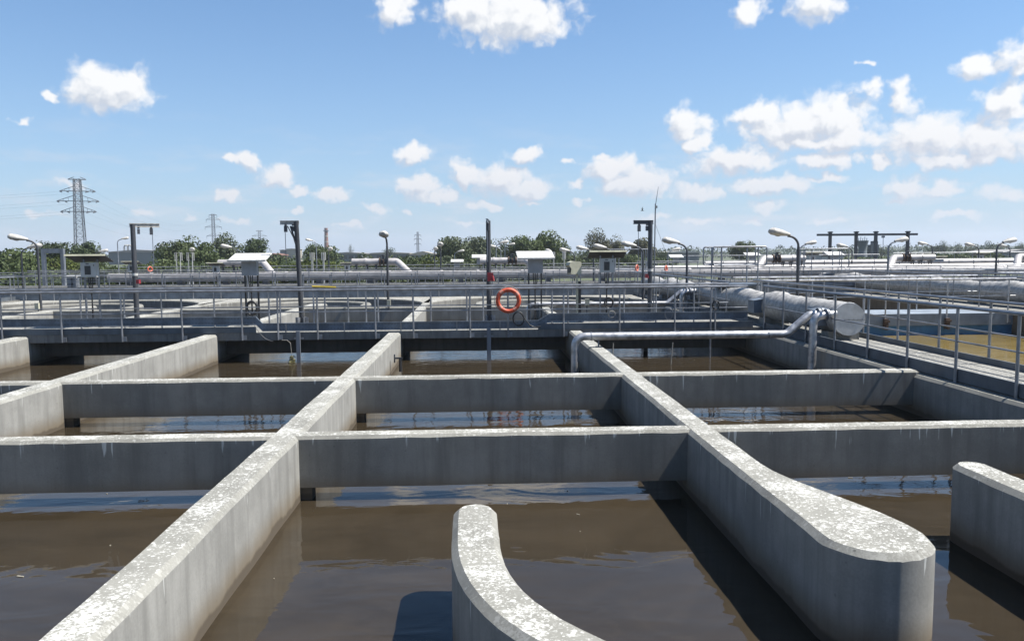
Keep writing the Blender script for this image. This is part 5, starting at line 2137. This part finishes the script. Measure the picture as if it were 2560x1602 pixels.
def wire(a, c, sag, k, lab, grp):
    b = MB()
    pts = []
    for j in range(25):
        t = j / 24
        q = a.lerp(c, t)
        q.z -= sag * 4 * t * (1 - t)
        pts.append(tuple(q))
    b.tube(pts, 0.016, 4, caps=False)
    tag(b.build('power_line', 'pylon_steel'), lab, 'power line', grp)


for k in range(6):
    side = 'left' if k % 2 == 0 else 'right'
    lvl = ('top', 'middle', 'lowest')[k // 2]
    wire(t1[k], t2[k], 9.0, k, 'power line from the %s arm, %s tip of the big pylon to the second pylon' % (lvl, side), 'power lines')
    far = t1[k] + Vector((-190, -40, -3))
    wire(t1[k], far, 4.0, k, 'power line from the %s arm, %s tip of the big pylon to the left edge' % (lvl, side), 'power lines')

# ------------------------------------------------------------------ gull
p = at(1606, 527, 70.0)
b = MB()
s = 0.30
b.tube([(-0.55 * s, 0, 0), (-0.2 * s, 0, 0.03 * s), (0.25 * s, 0, 0.03 * s), (0.55 * s, 0, 0)], [0.03 * s, 0.10 * s, 0.09 * s, 0.02 * s], 8)
b.add([(0.15 * s, 0, 0.08 * s), (-0.2 * s, 0, 0.08 * s), (-0.25 * s, 0.1 * s, 0.65 * s), (0.05 * s, 0.1 * s, 0.72 * s), (0.30 * s, 0.2 * s, 1.35 * s)], [(0, 1, 2, 3), (3, 2, 4)])
b.add([(0.15 * s, 0, 0.05 * s), (-0.2 * s, 0, 0.05 * s), (-0.2 * s, -0.3 * s, 0.35 * s), (0.1 * s, -0.35 * s, 0.40 * s), (0.25 * s, -0.7 * s, 0.75 * s)], [(0, 1, 2, 3), (3, 2, 4)])
o = b.build('bird', 'bird', None, smooth=60)
o.location = p
tag(o, 'bird flying with raised wings left of the antenna', 'bird')

# ------------------------------------------------------------------ flecks floating on the sludge
rr = random.Random(12)
b = MB()
for k in range(80):
    y = 3.3 + 14 * rr.random() ** 1.6
    x = rr.uniform(-9, 6)
    L = rr.uniform(0.003, 0.012)
    a = rr.uniform(0, 3.14)
    ln = L * rr.choice((1, 1, 1.5, 5))
    b.box((x, y, WZ + 0.003), (ln, L, 0.005), rz=a)
tag(b.build('floating_flecks', 'debris'), 'tiny pale flecks floating on the brown water', 'debris', kind='stuff')
# weeds sprouting behind the bridge
rr = random.Random(31)
for px, lab in ((365, 'small tuft of weeds on the bridge near the left hoist post'), (880, 'small tuft of weeds on the bridge left of the central lamp')):
    p = at(px, 812, 19.5)
    b = MB()
    for k in range(26):
        x, y = rr.uniform(-.16, .16), rr.uniform(-.04, .04)
        h = rr.uniform(0.03, 0.10)
        dx = rr.uniform(-.05, .05)
        b.add([(x - .006, y, 0), (x + .006, y, 0), (x + dx, y + rr.uniform(-.03, .03), h)], [(0, 1, 2)])
    o = b.build('weed_tuft', 'leaf_yellow')
    o.location = (p.x, 19.5, 0.03)
    tag(o, lab, 'weeds')

# ------------------------------------------------------------------ summer haze over the plain
b = MB()
b.span((-1700, -25, -2.0), (1900, 1950, 46.0))
m = bpy.data.materials.new('haze_air')
m.use_nodes = True
m.node_tree.nodes.clear()
ht = NT(m.node_tree)
ho = ht.n('ShaderNodeOutputMaterial')
hv = ht.n('ShaderNodeVolumePrincipled')
hv.inputs['Color'].default_value = (0.80, 0.88, 1.0, 1.0)
hv.inputs['Density'].default_value = 0.00028
hv.inputs['Anisotropy'].default_value = 0.2
ht.link(hv.outputs[0], ho.inputs['Volume'])
MATS['haze_air'] = m
hz = b.build('haze', 'haze_air')
hz['kind'] = 'stuff'
hz['label'] = 'pale summer haze softening the skyline'
hz['category'] = 'haze'
scene.cycles.volume_bounces = 0
